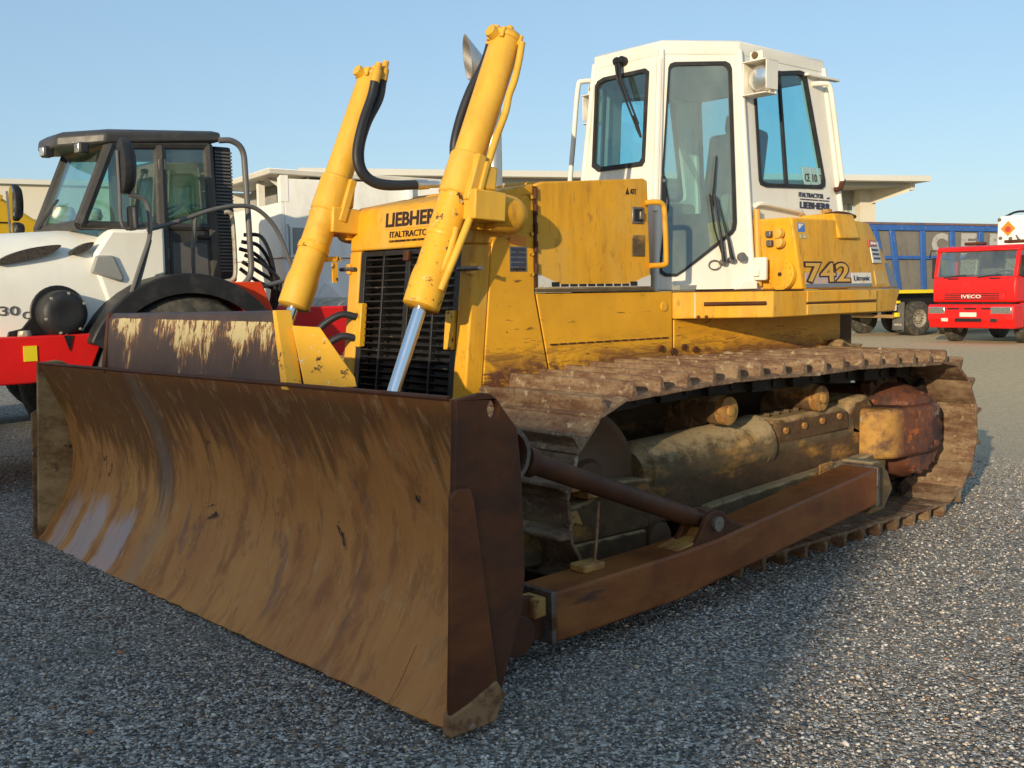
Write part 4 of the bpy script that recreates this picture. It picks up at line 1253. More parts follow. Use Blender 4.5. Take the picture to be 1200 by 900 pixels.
        CV = b.build('round_cover', 'yellow', TK, 0.002)
        u_ = fn.cross(V(0, 0, 1)).normalized()
        w_ = u_.cross(fn)
        bolts([c + (u_ * math.cos(t) + w_ * math.sin(t)) * 0.088 + fn * 0.009 for t in [k * 2 * math.pi / 12 for k in range(12)]], fn, 0.008, 0.008, 'bolt', 'yellow_chipped', CV)
        bolts([c + fn * 0.009], fn, 0.014, 0.012, 'bolt', 'rust_dark', CV)
        for yy, zz in ((-0.79, 1.885), (-0.79, 1.825)):
            MB().box((3.745 + (1.9 - zz) * 0.17, yy, zz), (0.03, 0.04, 0.04)).build('socket', 'steel', TK, 0.004)
            MB().lathe((3.742 + (1.9 - zz) * 0.17, yy - 0.075, zz), (-1, 0.1, 0.1), [(0.034, -0.02), (0.034, 0.012), (0.02, 0.018), (0.0, 0.018)], 16).build('socket_cap', 'label_tan', TK)

# ---- tracks
TC = 0.555
XI, XS = 1.62, 4.58
RP = 0.461


def loop_path():
    p = []
    for k in range(41):
        a = -math.pi / 2 - math.pi * k / 40
        p.append((XI + RP * math.cos(a), TC + RP * math.sin(a)))          # round the front, bottom to top
    p += [(2.0, TC + RP + 0.018), (2.35, TC + RP + 0.030), (2.65, TC + RP + 0.030), (3.1, TC + RP + 0.020), (3.55, TC + RP + 0.028), (3.9, TC + RP + 0.020), (4.25, TC + RP + 0.006)]
    for k in range(41):
        a = math.pi / 2 - math.pi * k / 40
        p.append((XS + RP * math.cos(a), TC + RP * math.sin(a)))
    p.append((XI, TC - RP))
    return np.array(p)


def resample(p, n, ph):
    d = np.r_[0, np.cumsum(np.hypot(*np.diff(p, axis=0).T))]
    L = d[-1]
    s = (np.arange(n) + ph) * L / n
    x = np.interp(s, d, p[:, 0])
    z = np.interp(s, d, p[:, 1])
    e = 0.02
    tx = np.interp((s + e) % L, d, p[:, 0]) - np.interp((s - e) % L, d, p[:, 0])
    tz = np.interp((s + e) % L, d, p[:, 1]) - np.interp((s - e) % L, d, p[:, 1])
    return x, z, np.arctan2(tz, tx), L


NS = 44
PX, PZ, PA, PL = resample(loop_path(), NS, 0.35)
PITCH = PL / NS
W0, W1 = 0.70, 1.58


def shoe_mesh(s):
    h = PITCH / 2
    prof = [(-h - 0.012, 0.004), (-h + 0.03, 0.0), (h - 0.015, 0.0), (h - 0.004, 0.006), (h - 0.004, 0.020), (h - 0.03, 0.020), (-h + 0.062, 0.020), (-h + 0.046, 0.094), (-h + 0.028, 0.094), (-h + 0.016, 0.024), (-h - 0.012, 0.020)]
    w = (W1 - W0) / 2
    b = MB()
    rings = []
    for y, k in ((-w, 1), (-w + 0.012, 0), (w - 0.012, 0), (w, 1)):
        rings.append([(t, y, (n if n < 0.05 or not k else n - 0.010)) for t, n in prof])
    b.loft(rings)
    return b


SHOE0 = {}
for s in (-1, 1):
    yc = s * (W0 + W1) / 2
    TR = MB()
    # chain: links and pins all round
    for k in range(NS):
        x, z, a = PX[k], PZ[k], PA[k]
        t = V(math.cos(a), 0, math.sin(a))
        n = V(-math.sin(a), 0, math.cos(a))                   # inward or outward?
        c = V(x, yc, z)
        if n.dot(V(x, 0, z) - V((XI + XS) / 2, 0, TC)) > 0 and abs(math.sin(a)) < 0.5 or n.dot(V(x, 0, z) - V(XI if x < XI else XS if x > XS else x, 0, TC)) > 0:
            n = -n                                            # inward
        rot = Matrix((t, V(0, 1, 0), t.cross(V(0, 1, 0)))).transposed()
        for yy in (-0.085, 0.085):
            TR.box(c + n * 0.052 + V(0, yy + (0.018 if k % 2 else -0.018), 0), (PITCH * 1.12, 0.034, 0.10), rot)
        TR.cyl(c + n * 0.06 + t * PITCH / 2 + V(0, -0.13, 0), c + n * 0.06 + t * PITCH / 2 + V(0, 0.13, 0), 0.026, n=8)
    TRK = TR.build('track_chain', 'chain', DZ)
    sm = None
    for k in range(NS):
        if sm is None:
            sh = shoe_mesh(s).build('track_shoe', 'shoe', None)
            sm = sh
            sh.parent = TRK
            md = sh.modifiers.new('bevel', 'BEVEL')
            md.width = 0.003
            md.segments = 1
            md.limit_method = 'ANGLE'
        else:
            sh = sm.copy()
            COL.objects.link(sh)
            sh.parent = TRK
        x, z, a = PX[k], PZ[k], PA[k]
        t = V(math.cos(a), 0, math.sin(a))
        ctr = V(min(max(x, XI), XS), 0, TC)
        n = (V(x, 0, z) - ctr)
        n = (n - t * n.dot(t)).normalized()
        yv = n.cross(t)
        jit = random.uniform(-0.022, 0.022)
        rot = Matrix((t, yv, n)).transposed().to_4x4()
        sh.matrix_local = Matrix.Translation(V(x, yc, z) - LOC[TRK.name]) @ rot @ Matrix.Rotation(jit, 4, 'Y')
    # frame, recoil tube, rollers, idler, sprocket, final drive
    yo = s * 1.32
    FRM = MB().prism([(1.95, 0.30), (4.10, 0.30), (4.18, 0.42), (4.10, 0.60), (3.95, 0.66), (2.2, 0.60), (1.95, 0.55)], 'y', s * 0.98, s * 1.30).build('track_frame', 'undercar', DZ, 0.02)
    MB().prism([(2.35, 0.26), (4.20, 0.345), (4.22, 0.46), (4.10, 0.47), (2.60, 0.375), (2.42, 0.36)], 'y', s * 1.30, s * 1.385).build('rock_guard', 'recoil', FRM, 0.012)
    for x in (3.45, 3.50):
        pass
    b = MB().prism([(3.42, 0.36), (3.56, 0.368), (3.56, 0.48), (3.42, 0.47)], 'y', s * 1.385, s * 1.40)
    b.build('guard_plate', 'final_y', FRM, 0.01)
    for z in (0.40, 0.445):
        bolts([(3.485, s * 1.40, z)], (0, s, 0), 0.022, 0.018, 'bolt', 'worn_edge', FRM)
    tub = MB().tube([(1.98, s * 1.16, 0.575), (2.02, s * 1.16, 0.58), (2.03, s * 1.16, 0.58), (3.02, s * 1.16, 0.615), (3.03, s * 1.16, 0.615), (3.08, s * 1.16, 0.615), (3.09, s * 1.16, 0.615), (3.94, s * 1.16, 0.645)], [0.12, 0.14, 0.158, 0.165, 0.172, 0.172, 0.15, 0.15], 28)
    RT = tub.build('recoil_tube', 'recoil', FRM)
    MB().prism([(3.09, 0.60), (3.90, 0.62), (3.88, 0.755), (3.76, 0.79), (3.12, 0.765)], 'y', s * 1.05, s * 1.315).build('tube_cover', 'undercar', RT, 0.03)
    bolts([(3.18 + 0.19 * k, s * 1.318, 0.695 + 0.012 * k) for k in range(4)], (0, s, 0), 0.020, 0.014, 'bolt', 'final_y', RT)
    bolts([(3.16 + 0.1 * k, s * 1.20, 0.775 + 0.003 * k) for k in range(6)], (0, 0, 1), 0.018, 0.014, 'bolt', 'recoil', RT)
    b = MB().prism([(3.80, 0.60), (4.10, 0.56), (4.22, 0.74), (4.12, 0.84), (3.96, 0.82)], 'y', s * 0.95, s * 1.30)
    b.build('final_drive_support', 'undercar', FRM, 0.03)
    # front yoke and idler
    b = MB().prism([(1.10, 0.30), (1.98, 0.30), (1.98, 0.56), (1.70, 0.58), (1.52, 0.50), (1.10, 0.46)], 'y', s * 1.20, s * 1.32)
    b.prism([(1.25, 0.14), (1.95, 0.20), (1.95, 0.30), (1.12, 0.30)], 'y', s * 1.14, s * 1.325)
    b.build('front_yoke', 'undercar', FRM, 0.015)
    MB().prism([(0.98, 0.26), (1.20, 0.24), (1.22, 0.40), (0.98, 0.44)], 'y', s * 1.0, s * 1.34).build('front_guard', 'recoil', FRM, 0.015)
    MB().bx(1.35, 1.60, s * 1.18, s * 1.335, 0.565, 0.600).build('yoke_cap', 'final_y', FRM, 0.006)
    MB().bx(1.50, 1.72, s * 1.20, s * 1.345, 0.520, 0.555).build('yoke_cap', 'final_y', FRM, 0.006)
    b = MB().prism([(1.26, 0.47), (1.42, 0.48), (1.46, 0.40), (1.40, 0.42), (1.36, 0.36), (1.27, 0.38)], 'y', s * 1.34, s * 1.352)
    b.build('yoke_plate', 'final_y', FRM, 0.004)
    ID = MB().lathe((XI, yc, TC), (0, 1, 0), [(0.05, -0.10), (0.12, -0.10), (0.14, -0.075), (0.30, -0.06), (0.325, -0.075), (0.36, -0.075), (0.362, -0.045), (0.385, -0.04), (0.385, 0.04), (0.362, 0.045), (0.36, 0.075), (0.325, 0.075), (0.30, 0.06), (0.14, 0.075), (0.12, 0.10), (0.05, 0.10)], 48).build('idler', 'idler', DZ)
    # sprocket
    pr_ = []
    for k in range(NS):
        a = 2 * math.pi * k / NS * 2
        pr_ += [(XS + (0.40 if k % 2 else 0.345) * math.cos(2 * math.pi * (k + d) / NS), TC + (0.40 if k % 2 else 0.345) * math.sin(2 * math.pi * (k + d) / NS)) for d in (-0.3, 0.3)]
    MB().prism(pr_, 'y', yc - 0.035, yc + 0.035).build('sprocket', 'idler', DZ)
    FD = MB().lathe((XS, 0, TC), (0, s, 0), [(0.0, 0.58), (0.28, 0.60), (0.31, 0.95), (0.325, 1.12), (0.325, 1.26), (0.305, 1.33), (0.285, 1.35), (0.275, 1.41), (0.245, 1.44), (0.0, 1.45)], 56).build('final_drive', 'final', DZ)
    bolts([(XS + 0.262 * math.cos(t), s * 1.42, TC + 0.262 * math.sin(t)) for t in [k * math.pi / 9 + 0.15 for k in range(18)]], (0, s, 0), 0.014, 0.012, 'bolt', 'final', FD)
    plan = [(4.02, 1.14), (4.02, 1.28), (4.035, 1.365), (4.075, 1.435), (4.135, 1.482), (4.21, 1.502), (4.60, 1.506), (4.70, 1.490), (4.78, 1.445), (4.83, 1.36), (4.845, 1.14)]
    GC = MB().prism([(x, s * y) for x, y in plan], 'z', 0.428, 0.752).build('drive_guard', 'guard_mix', FD, 0.035, seg=4)
    bolts([(4.33, s * 1.506, 0.48), (4.33, s * 1.506, 0.71), (4.62, s * 1.506, 0.49)], (0, s, 0), 0.024, 0.014, 'bolt', 'final', GC)
    # rollers
    for x in (2.05, 2.45, 2.87, 3.29, 3.71, 4.05):
        MB().lathe((x, yc, 0.235), (0, s, 0), [(0.04, -0.20), (0.09, -0.20), (0.09, -0.15), (0.125, -0.14), (0.125, -0.10), (0.10, -0.09), (0.10, 0.09), (0.125, 0.10), (0.125, 0.14), (0.09, 0.15), (0.085, 0.19), (0.05, 0.20), (0.0, 0.20)], 28).build('track_roller', 'idler', FRM)
    for x in (2.63, 3.54):
        CR = MB().lathe((x, yc, 0.858), (0, s, 0), [(0.03, -0.16), (0.075, -0.16), (0.085, -0.14), (0.085, -0.09), (0.075, -0.08), (0.075, 0.08), (0.085, 0.09), (0.085, 0.14), (0.078, 0.15), (0.078, 0.18), (0.06, 0.19), (0.0, 0.19)], 28).build('carrier_roller', 'undercar', FRM)
        MB().lathe((x, yc + s * 0.145, 0.858), (0, s, 0), [(0.079, 0.0), (0.080, 0.045), (0.066, 0.052), (0.03, 0.05), (0.028, 0.065), (0.0, 0.07)], 24).build('hub_cap', 'final_y', CR)
        MB().prism([(x - 0.10, 0.62), (x + 0.10, 0.62), (x + 0.05, 0.86), (x - 0.05, 0.86)], 'y', yc - s * 0.02, yc - s * 0.22).build('roller_bracket', 'undercar', CR, 0.01)

# ---- cab
CZ0, CZ1 = 1.524, 3.08
CB = [(3.10, .38), (3.10, -.38), (3.70, -.70), (4.87, -.70), (4.87, .70), (3.70, .70)]
CT = [(3.26, .30), (3.26, -.30), (3.68, -.60), (4.65, -.60), (4.65, .60), (3.68, .60)]


def cface(i):
    j = (i + 1) % 6
    return [V(*CB[i], CZ0), V(*CB[j], CZ0), V(*CT[j], CZ1), V(*CT[i], CZ1)]


def fpt(q, s_, t_, d=0.0):
    q = [V(p) for p in q]
    n = (q[1] - q[0]).cross(q[3] - q[0]).normalized()
    return q[0].lerp(q[1], s_).lerp(q[3].lerp(q[2], s_), t_) + n * d


def rounded(poly, k=3, f=0.32, r=None):
    out = []
    n = len(poly)
    for i in range(n):
        a, p, c = V(*poly[i - 1], 0), V(*poly[i], 0), V(*poly[(i + 1) % n], 0)
        e0 = p.lerp(a, f)
        e1 = p.lerp(c, f)
        for j in range(k + 1):
            t = j / k
            x = e0.lerp(p, t).lerp(p.lerp(e1, t), t)
            out.append((x.x, x.y))
    return out


def shrink(poly, fx, fy):
    cx = sum(p[0] for p in poly) / len(poly)
    cy = sum(p[1] for p in poly) / len(poly)
    w = max(p[0] for p in poly) - min(p[0] for p in poly)
    h = max(p[1] for p in poly) - min(p[1] for p in poly)
    return [(cx + (p[0] - cx) * (1 - 2 * fx / w), cy + (p[1] - cy) * (1 - 2 * fy / h)) for p in poly]


FULL = [(0, 0), (1, 0), (1, 1), (0, 1)]
WF = [(0.045, 0.905), (0.076, 0.925), (0.164, 0.936), (0.786, 0.936), (0.837, 0.92), (0.827, 0.543), (0.795, 0.525), (0.20, 0.525), (0.11, 0.55)]
WD = [(0.089, 0.927), (0.110, 0.942), (0.163, 0.949), (0.814, 0.954), (0.865, 0.944), (0.886, 0.926), (0.861, 0.281), (0.845, 0.252), (0.809, 0.234), (0.302, 0.083), (0.206, 0.059), (0.092, 0.06), (0.045, 0.072), (0.03, 0.091), (0.072, 0.295), (0.102, 0.33), (0.106, 0.377), (0.046, 0.47), (0.040, 0.50)]
WS_ = [(0.13, 0.875), (0.145, 0.915), (0.20, 0.925), (0.682, 0.968), (0.735, 0.965), (0.761, 0.947), (0.85, 0.491), (0.84, 0.465), (0.799, 0.451), (0.188, 0.437), (0.135, 0.445), (0.122, 0.463)]
WR = [(0.05, 0.36), (0.95, 0.36), (0.94, 0.965), (0.06, 0.965)]
mir = lambda p: [(1 - a, b) for a, b in p]
CAB = MB()
for i, w in ((0, WF), (2, WS_), (3, WR), (4, mir(WS_))):
    CAB.panel(cface(i), FULL, [w], 0.045)
CAB_O = CAB.build('cab', 'white', DZ, 0.0)
# door walls are doors of their own
for i, w, sgn in ((1, WD, 1), (5, mir(WD), -1)):
    q = cface(i)
    DO = MB().panel(q, [(0.0, 0.005), (1, 0.005), (1, 1), (0, 1)], [w], 0.045).build('door', 'white', CAB_O)
    sd = w
    MB().panel(q, sd, [shrink(sd, 0.030, 0.014)], 0.025, 0.008).build('window_seal', 'rubber', DO)
    MB().panel(q, shrink(sd, 0.028, 0.013), [], 0.006, -0.004).build('window_pane', 'glass_dusty', DO)
    ins = [(0.0, 0.988), (0.0, 0.982), (0.975, 0.982), (0.975, 0.01), (0.982, 0.01), (0.982, 0.988)]
    MB().panel(q, ins, [], 0.004, 0.002).build('door_gap', 'soffit', DO)
    if sgn > 0:
        for k in range(15):
            t = 0.05 + k * 0.064
            MB().panel(q, [(0.955, t), (0.998, t), (0.998, t + 0.026), (0.955, t + 0.026)], [], 0.012, 0.010).build('hinge', 'white', DO, 0.003)
        b = MB().tube([fpt(q, 1.0, 0.02, 0.012), fpt(q, 1.0, 0.97, 0.012)], [0.010, 0.010], 8)
        b.build('hinge_rod', 'white', DO)
        HN = MB().panel(q, rounded([(0.018, 0.345), (0.085, 0.345), (0.08, 0.475), (0.022, 0.475)]), [], 0.03, 0.022).build('handle', 'black', DO, 0.006)
        MB().lathe(fpt(q, 0.05, 0.455, 0.02), (fpt(q, 0.05, 0.455, 1) - fpt(q, 0.05, 0.455, 0)), [(0.012, 0), (0.012, 0.006), (0.0, 0.006)], 10).build('lock', 'steel', HN)
        # two wipers on the door glass
        for pts, pv in (([(0.685, 0.115), (0.60, 0.40), (0.645, 0.555)], 0), ([(0.775, 0.125), (0.635, 0.385), (0.62, 0.33)], 1)):
            WA = MB().tube([fpt(q, *pts[0], 0.035), fpt(q, *pts[0], 0.05).lerp(fpt(q, *pts[1], 0.04), 0.3), fpt(q, *pts[1], 0.03)], [0.014, 0.010, 0.006], 8).build('wiper', 'black', DO)
            if pv == 0:
                MB().tube([fpt(q, 0.575, 0.345, 0.02), fpt(q, 0.61, 0.43, 0.02), fpt(q, 0.648, 0.56, 0.02)], [0.006, 0.008, 0.005], 6).build('wiper_blade', 'rubber', WA)
            else:
                MB().tube([fpt(q, 0.56, 0.40, 0.02), fpt(q, 0.60, 0.26, 0.02), fpt(q, 0.69, 0.13, 0.02)], [0.005, 0.006, 0.005], 6).build('wiper_blade', 'rubber', WA)
            MB().lathe(fpt(q, *pts[0], 0.0), fpt(q, .5, .5, 1) - fpt(q, .5, .5, 0), [(0.022, 0), (0.022, 0.04), (0.0, 0.045)], 12).build('wiper_pivot', 'steel', WA)
        MB().lathe(fpt(q, 0.87, 0.135, 0.0), fpt(q, .5, .5, 1) - fpt(q, .5, .5, 0), [(0.012, 0), (0.012, 0.03), (0.030, 0.035), (0.030, 0.055), (0.0, 0.058)], 14).build('door_stop', 'steel', DO)
        MB().tube([fpt(q, 0.60, 0.105, 0.012) + V(0.03 * math.cos(t), -0.022 * math.cos(t), 0.03 * math.sin(t)) for t in [k * math.pi / 6 for k in range(13)]], 0.005, 6).build('hook', 'steel', DO)
        MB().panel(q, [(0.80, 0.0), (1.02, 0.0), (1.02, 0.035), (0.86, 0.035)], [], 0.06, 0.05).build('hinge_foot', 'white', DO, 0.008)
# fixed windows
for i, w, gl_ in ((0, WF, 'glass'), (2, WS_, 'glass'), (3, WR, 'glass'), (4, mir(WS_), 'glass')):
    q = cface(i)
    wd = (q[1] - q[0]).length
    WN = MB().panel(q, w, [shrink(w, 0.028 / wd, 0.018)], 0.025, 0.010).build('window_seal', 'rubber', CAB_O)
    MB().panel(q, shrink(w, 0.026 / wd, 0.017), [], 0.006, -0.004).build('window_pane', gl_, WN)
    if i in (2, 4):
        mu = [(0.452, 0.95), (0.43, 0.445), (0.405, 0.445), (0.430, 0.948)]
        MB().panel(q, mu if i == 2 else mir(mu), [], 0.02, 0.004).build('mullion', 'rubber', WN)
    if i == 2:
        for k, tx in enumerate(('CE', '10', 'TS')):
            a = 0.615 + 0.085 * k
            st = MB().panel(q, rounded([(a, 0.462), (a + 0.075, 0.462), (a + 0.066, 0.545), (a - 0.008, 0.545)], f=0.2), [], 0.003, -0.0005).build('sticker', 'decal_pale', WN)
            text(tx, 'cab_grey', WN, fpt(q, a + 0.008, 0.48, 0.0), q[1] - q[0], q[3] - q[0], 0.055, 0.055, 0.0, 0.002)
        b = MB().tube([fpt(q, 0.17, 0.60, -0.05), fpt(q, 0.20, 0.60, -0.05)], [0.012, 0.012], 8)
q = cface(2)
text('ITALTRACTOR', 'letter_blue', CAB_O, fpt(q, 0.535, 0.408, 0.0), q[1] - q[0], uz, 0.30, 0.032, 0.01)
text('srl', 'letter_blue', CAB_O, fpt(q, 0.535, 0.408, 0.0) + V(0.345, 0, 0), q[1] - q[0], uz, 0.03, 0.015, 0.0)
text('CONCESSIONARIA MACCHINE', 'letter_blue', CAB_O, fpt(q, 0.545, 0.396, 0.0), q[1] - q[0], uz, 0.36, 0.008, 0.0)
text('LIEBHERR', 'letter_blue', CAB_O, fpt(q, 0.535, 0.358, 0.0), q[1] - q[0], uz, 0.375, 0.046, 0.03)
MB().tube([fpt(q, 0.06, 0.350, 0.0), fpt(q, 0.09, 0.362, 0.03), fpt(q, 0.30, 0.352, 0.035), fpt(q, 0.50, 0.338, 0.03), fpt(q, 0.53, 0.332, 0.0)], 0.016, 8, 4).build('grab_bar', 'white', CAB_O)
# corner pillars
for i in range(6):
    MB().tube([V(*CB[i], CZ0), V(*CT[i], CZ1)], [0.022, 0.022], 10).build('pillar', 'white', CAB_O)
q = cface(1)
MB().tube([fpt(q, -0.03, 0.33, 0.012), fpt(q, -0.03, 0.96, 0.012)], [0.020, 0.020], 8).build('rain_channel', 'white', CAB_O)
# roof
cx_, cy_ = 3.95, 0.0


def roof_ring(z, o):
    return [(cx_ + (x - cx_) * (1 + o), y * (1 + o), z) for x, y in CT]


RF = MB().loft([roof_ring(3.05, 0.008), roof_ring(3.13, 0.008), roof_ring(3.145, -0.02), roof_ring(3.16, -0.25)]).build('roof', 'white', CAB_O, 0.006)
MB().bx(4.40, 4.80, -0.645, -0.60, 3.000, 3.018).build('rain_lip', 'white', RF, 0.004)
MB().cyl((3.40, -0.1, 3.12), (3.40, -0.1, 3.165), 0.008, n=8).build('stud', 'black', RF)
# interior
FL = MB().prism([(3.2, -0.5), (4.7, -0.62), (4.7, 0.62), (3.2, 0.5)], 'z', 1.53, 1.56).build('cab_floor', 'grey_inside', CAB_O)
MB().loft([roof_ring(3.0, -0.05), roof_ring(3.04, -0.05)]).build('headlining', 'grey_inside', CAB_O)
b = MB().box((4.15, 0.0, 2.0), (0.50, 0.50, 0.14))
b.box((4.42, 0.0, 2.36), (0.13, 0.48, 0.66), Matrix.Rotation(R(10), 3, 'Y'))
b.box((4.50, 0.0, 2.76), (0.09, 0.26, 0.16), Matrix.Rotation(R(10), 3, 'Y'))
b.build('driver_seat', 'seat', CAB_O, 0.04)
MB().box((4.17, 0.0, 1.75), (0.40, 0.36, 0.40)).build('seat_base', 'black', CAB_O, 0.02)
for s in (-1, 1):
    AC = MB().box((4.10, s * 0.40, 1.95), (0.55, 0.16, 0.46)).build('side_console', 'beige_inside', CAB_O, 0.03)
    MB().tube([(3.98, s * 0.40, 2.17), (3.95, s * 0.40, 2.32)], [0.012, 0.012], 8).build('lever', 'black', AC)
    MB().lathe((3.95, s * 0.40, 2.32), (0, 0, 1), [(0.015, -0.02), (0.028, 0.02), (0.02, 0.06), (0, 0.065)], 12).build('lever_knob', 'black', AC)
b = MB().box((3.40, 0.12, 1.90), (0.20, 0.40, 0.70), Matrix.Rotation(R(-8), 3, 'Y'))
b.build('dash', 'beige_inside', CAB_O, 0.03)
b = MB().bx(4.60, 4.66, -0.52, 0.52, 1.6, 2.05)
b.build('rear_trim', 'beige_inside', CAB_O, 0.02)
MB().bx(3.35, 3.42, 0.02, 0.28, 2.25, 2.40).build('display', 'black', CAB_O, 0.01)
# wipers on the front pane
q = cface(0)
for ds in (0.0, 0.045):
    WA = MB().tube([fpt(q, 0.40 + ds, 0.985, 0.04), fpt(q, 0.47 + ds, 0.90, 0.06), fpt(q, 0.72 + ds, 0.70, 0.035)], [0.016, 0.009, 0.006], 8).build('wiper', 'black', CAB_O)
    MB().lathe(fpt(q, 0.40 + ds * 1.6, 0.985, 0.0), fpt(q, .5, .5, 1) - fpt(q, .5, .5, 0), [(0.03, 0), (0.03, 0.045), (0.018, 0.06), (0.0, 0.06)], 12).build('wiper_pivot', 'black', WA)
MB().tube([fpt(q, 0.68, 0.74, 0.025), fpt(q, 0.735, 0.69, 0.025), fpt(q, 0.79, 0.645, 0.025)], [0.008, 0.014, 0.008], 8).build('wiper_blade', 'rubber', CAB_O)
# handrails, mirrors and lights
HR = MB().tube([(4.50, -0.61, 2.955), (4.56, -0.67, 2.955), (4.60, -0.69, 2.93), (4.64, -0.70, 2.75), (4.70, -0.70, 2.50), (4.755, -0.70, 2.29)], 0.018, 10, 5).build('handrail', 'white', CAB_O)
MB().tube([(4.765, -0.70, 2.30), (4.73, -0.70, 2.235), (4.70, -0.67, 2.225)], 0.02, 8).build('rail_end', 'rust_dark', HR)
HR = MB().tube([(3.44, 0.46, 3.02), (3.36, 0.52, 3.015), (3.33, 0.54, 2.97), (3.30, 0.56, 2.60), (3.27, 0.575, 2.25), (3.24, 0.58, 1.75), (3.30, 0.5, 1.70)], 0.018, 10, 5).build('handrail', 'white', CAB_O)
HR = MB().tube([(2.74, -0.615, 2.055), (2.80, -0.655, 2.06), (2.85, -0.665, 2.04), (2.865, -0.665, 1.95), (2.875, -0.665, 1.72), (2.86, -0.66, 1.685), (2.78, -0.62, 1.68)], 0.017, 10, 4).build('handrail', 'yellow', DZ)
for s in (-1, 1):
    q = cface(2) if s < 0 else cface(4)
    lx, ly, lz = 3.66, s * 0.735, 2.885
    b = MB()
    # open fronted sheet metal housing
    b.bx(lx, lx + 0.125, ly - 0.085 * s, ly - 0.092 * s, lz - 0.11, lz + 0.10)
    b.bx(lx, lx + 0.125, ly + 0.085 * s, ly + 0.092 * s, lz - 0.08, lz + 0.10)
    b.bx(lx - 0.01, lx + 0.125, ly - 0.092 * s, ly + 0.092 * s, lz + 0.101, lz + 0.108)
    b.bx(lx - 0.01, lx + 0.125, ly - 0.092 * s, ly + 0.092 * s, lz - 0.108, lz - 0.101)
    b.bx(lx + 0.117, lx + 0.124, ly - 0.082 * s, ly + 0.082 * s, lz - 0.10, lz + 0.10)
    LH = b.build('work_light', 'white', CAB_O, 0.002)
    MB().lathe((lx + 0.10, ly, lz), (-1, 0, 0), [(0.02, -0.06), (0.075, -0.02), (0.080, 0.04), (0.080, 0.055), (0.074, 0.058), (0.0, 0.03)], 28).build('lamp', 'alu', LH)
    MB().lathe((lx + 0.045, ly, lz), (-1, 0, 0), [(0.0, -0.002), (0.073, -0.002), (0.073, 0.003), (0.05, 0.012), (0.0, 0.016)], 28).build('lens', 'reflector', LH)
    MB().box((lx + 0.02, ly, lz + 0.135), (0.02, 0.10, 0.065)).build('bracket', 'white', LH, 0.01)
    MB().lathe((lx + 0.008, ly, lz + 0.14), (-1, 0, 0), [(0.022, 0), (0.022, 0.012), (0.0, 0.014)], 14).build('knob', 'recoil', LH)
# hook bracket at the tank front
b = MB().box((3.72, -0.745, 1.66), (0.03, 0.10, 0.15))
b.box((3.705, -0.72, 1.635), (0.05, 0.07, 0.05))
b.build('door_catch', 'white', DZ, 0.008)
MB().tube([(3.76, -0.705, 1.55), (3.74, -0.70, 2.05)], [0.022, 0.022], 8).build('side_post', 'label_tan', DZ)
# counterweight / ripper stub at the rear
MB().bx(4.951, 5.25, -0.5, 0.5, 0.55, 1.35).build('rear_housing', 'undercar', DZ, 0.03)
b = MB().prism([(4.70, 1.03), (4.95, 1.06), (5.06, 1.11), (4.86, 1.12), (4.75, 1.16)], 'y', -0.72, -0.60)
b.build('mud_lump', 'undercar', DZ, 0.02)
# far side mirror of the engine door is part of the loops above


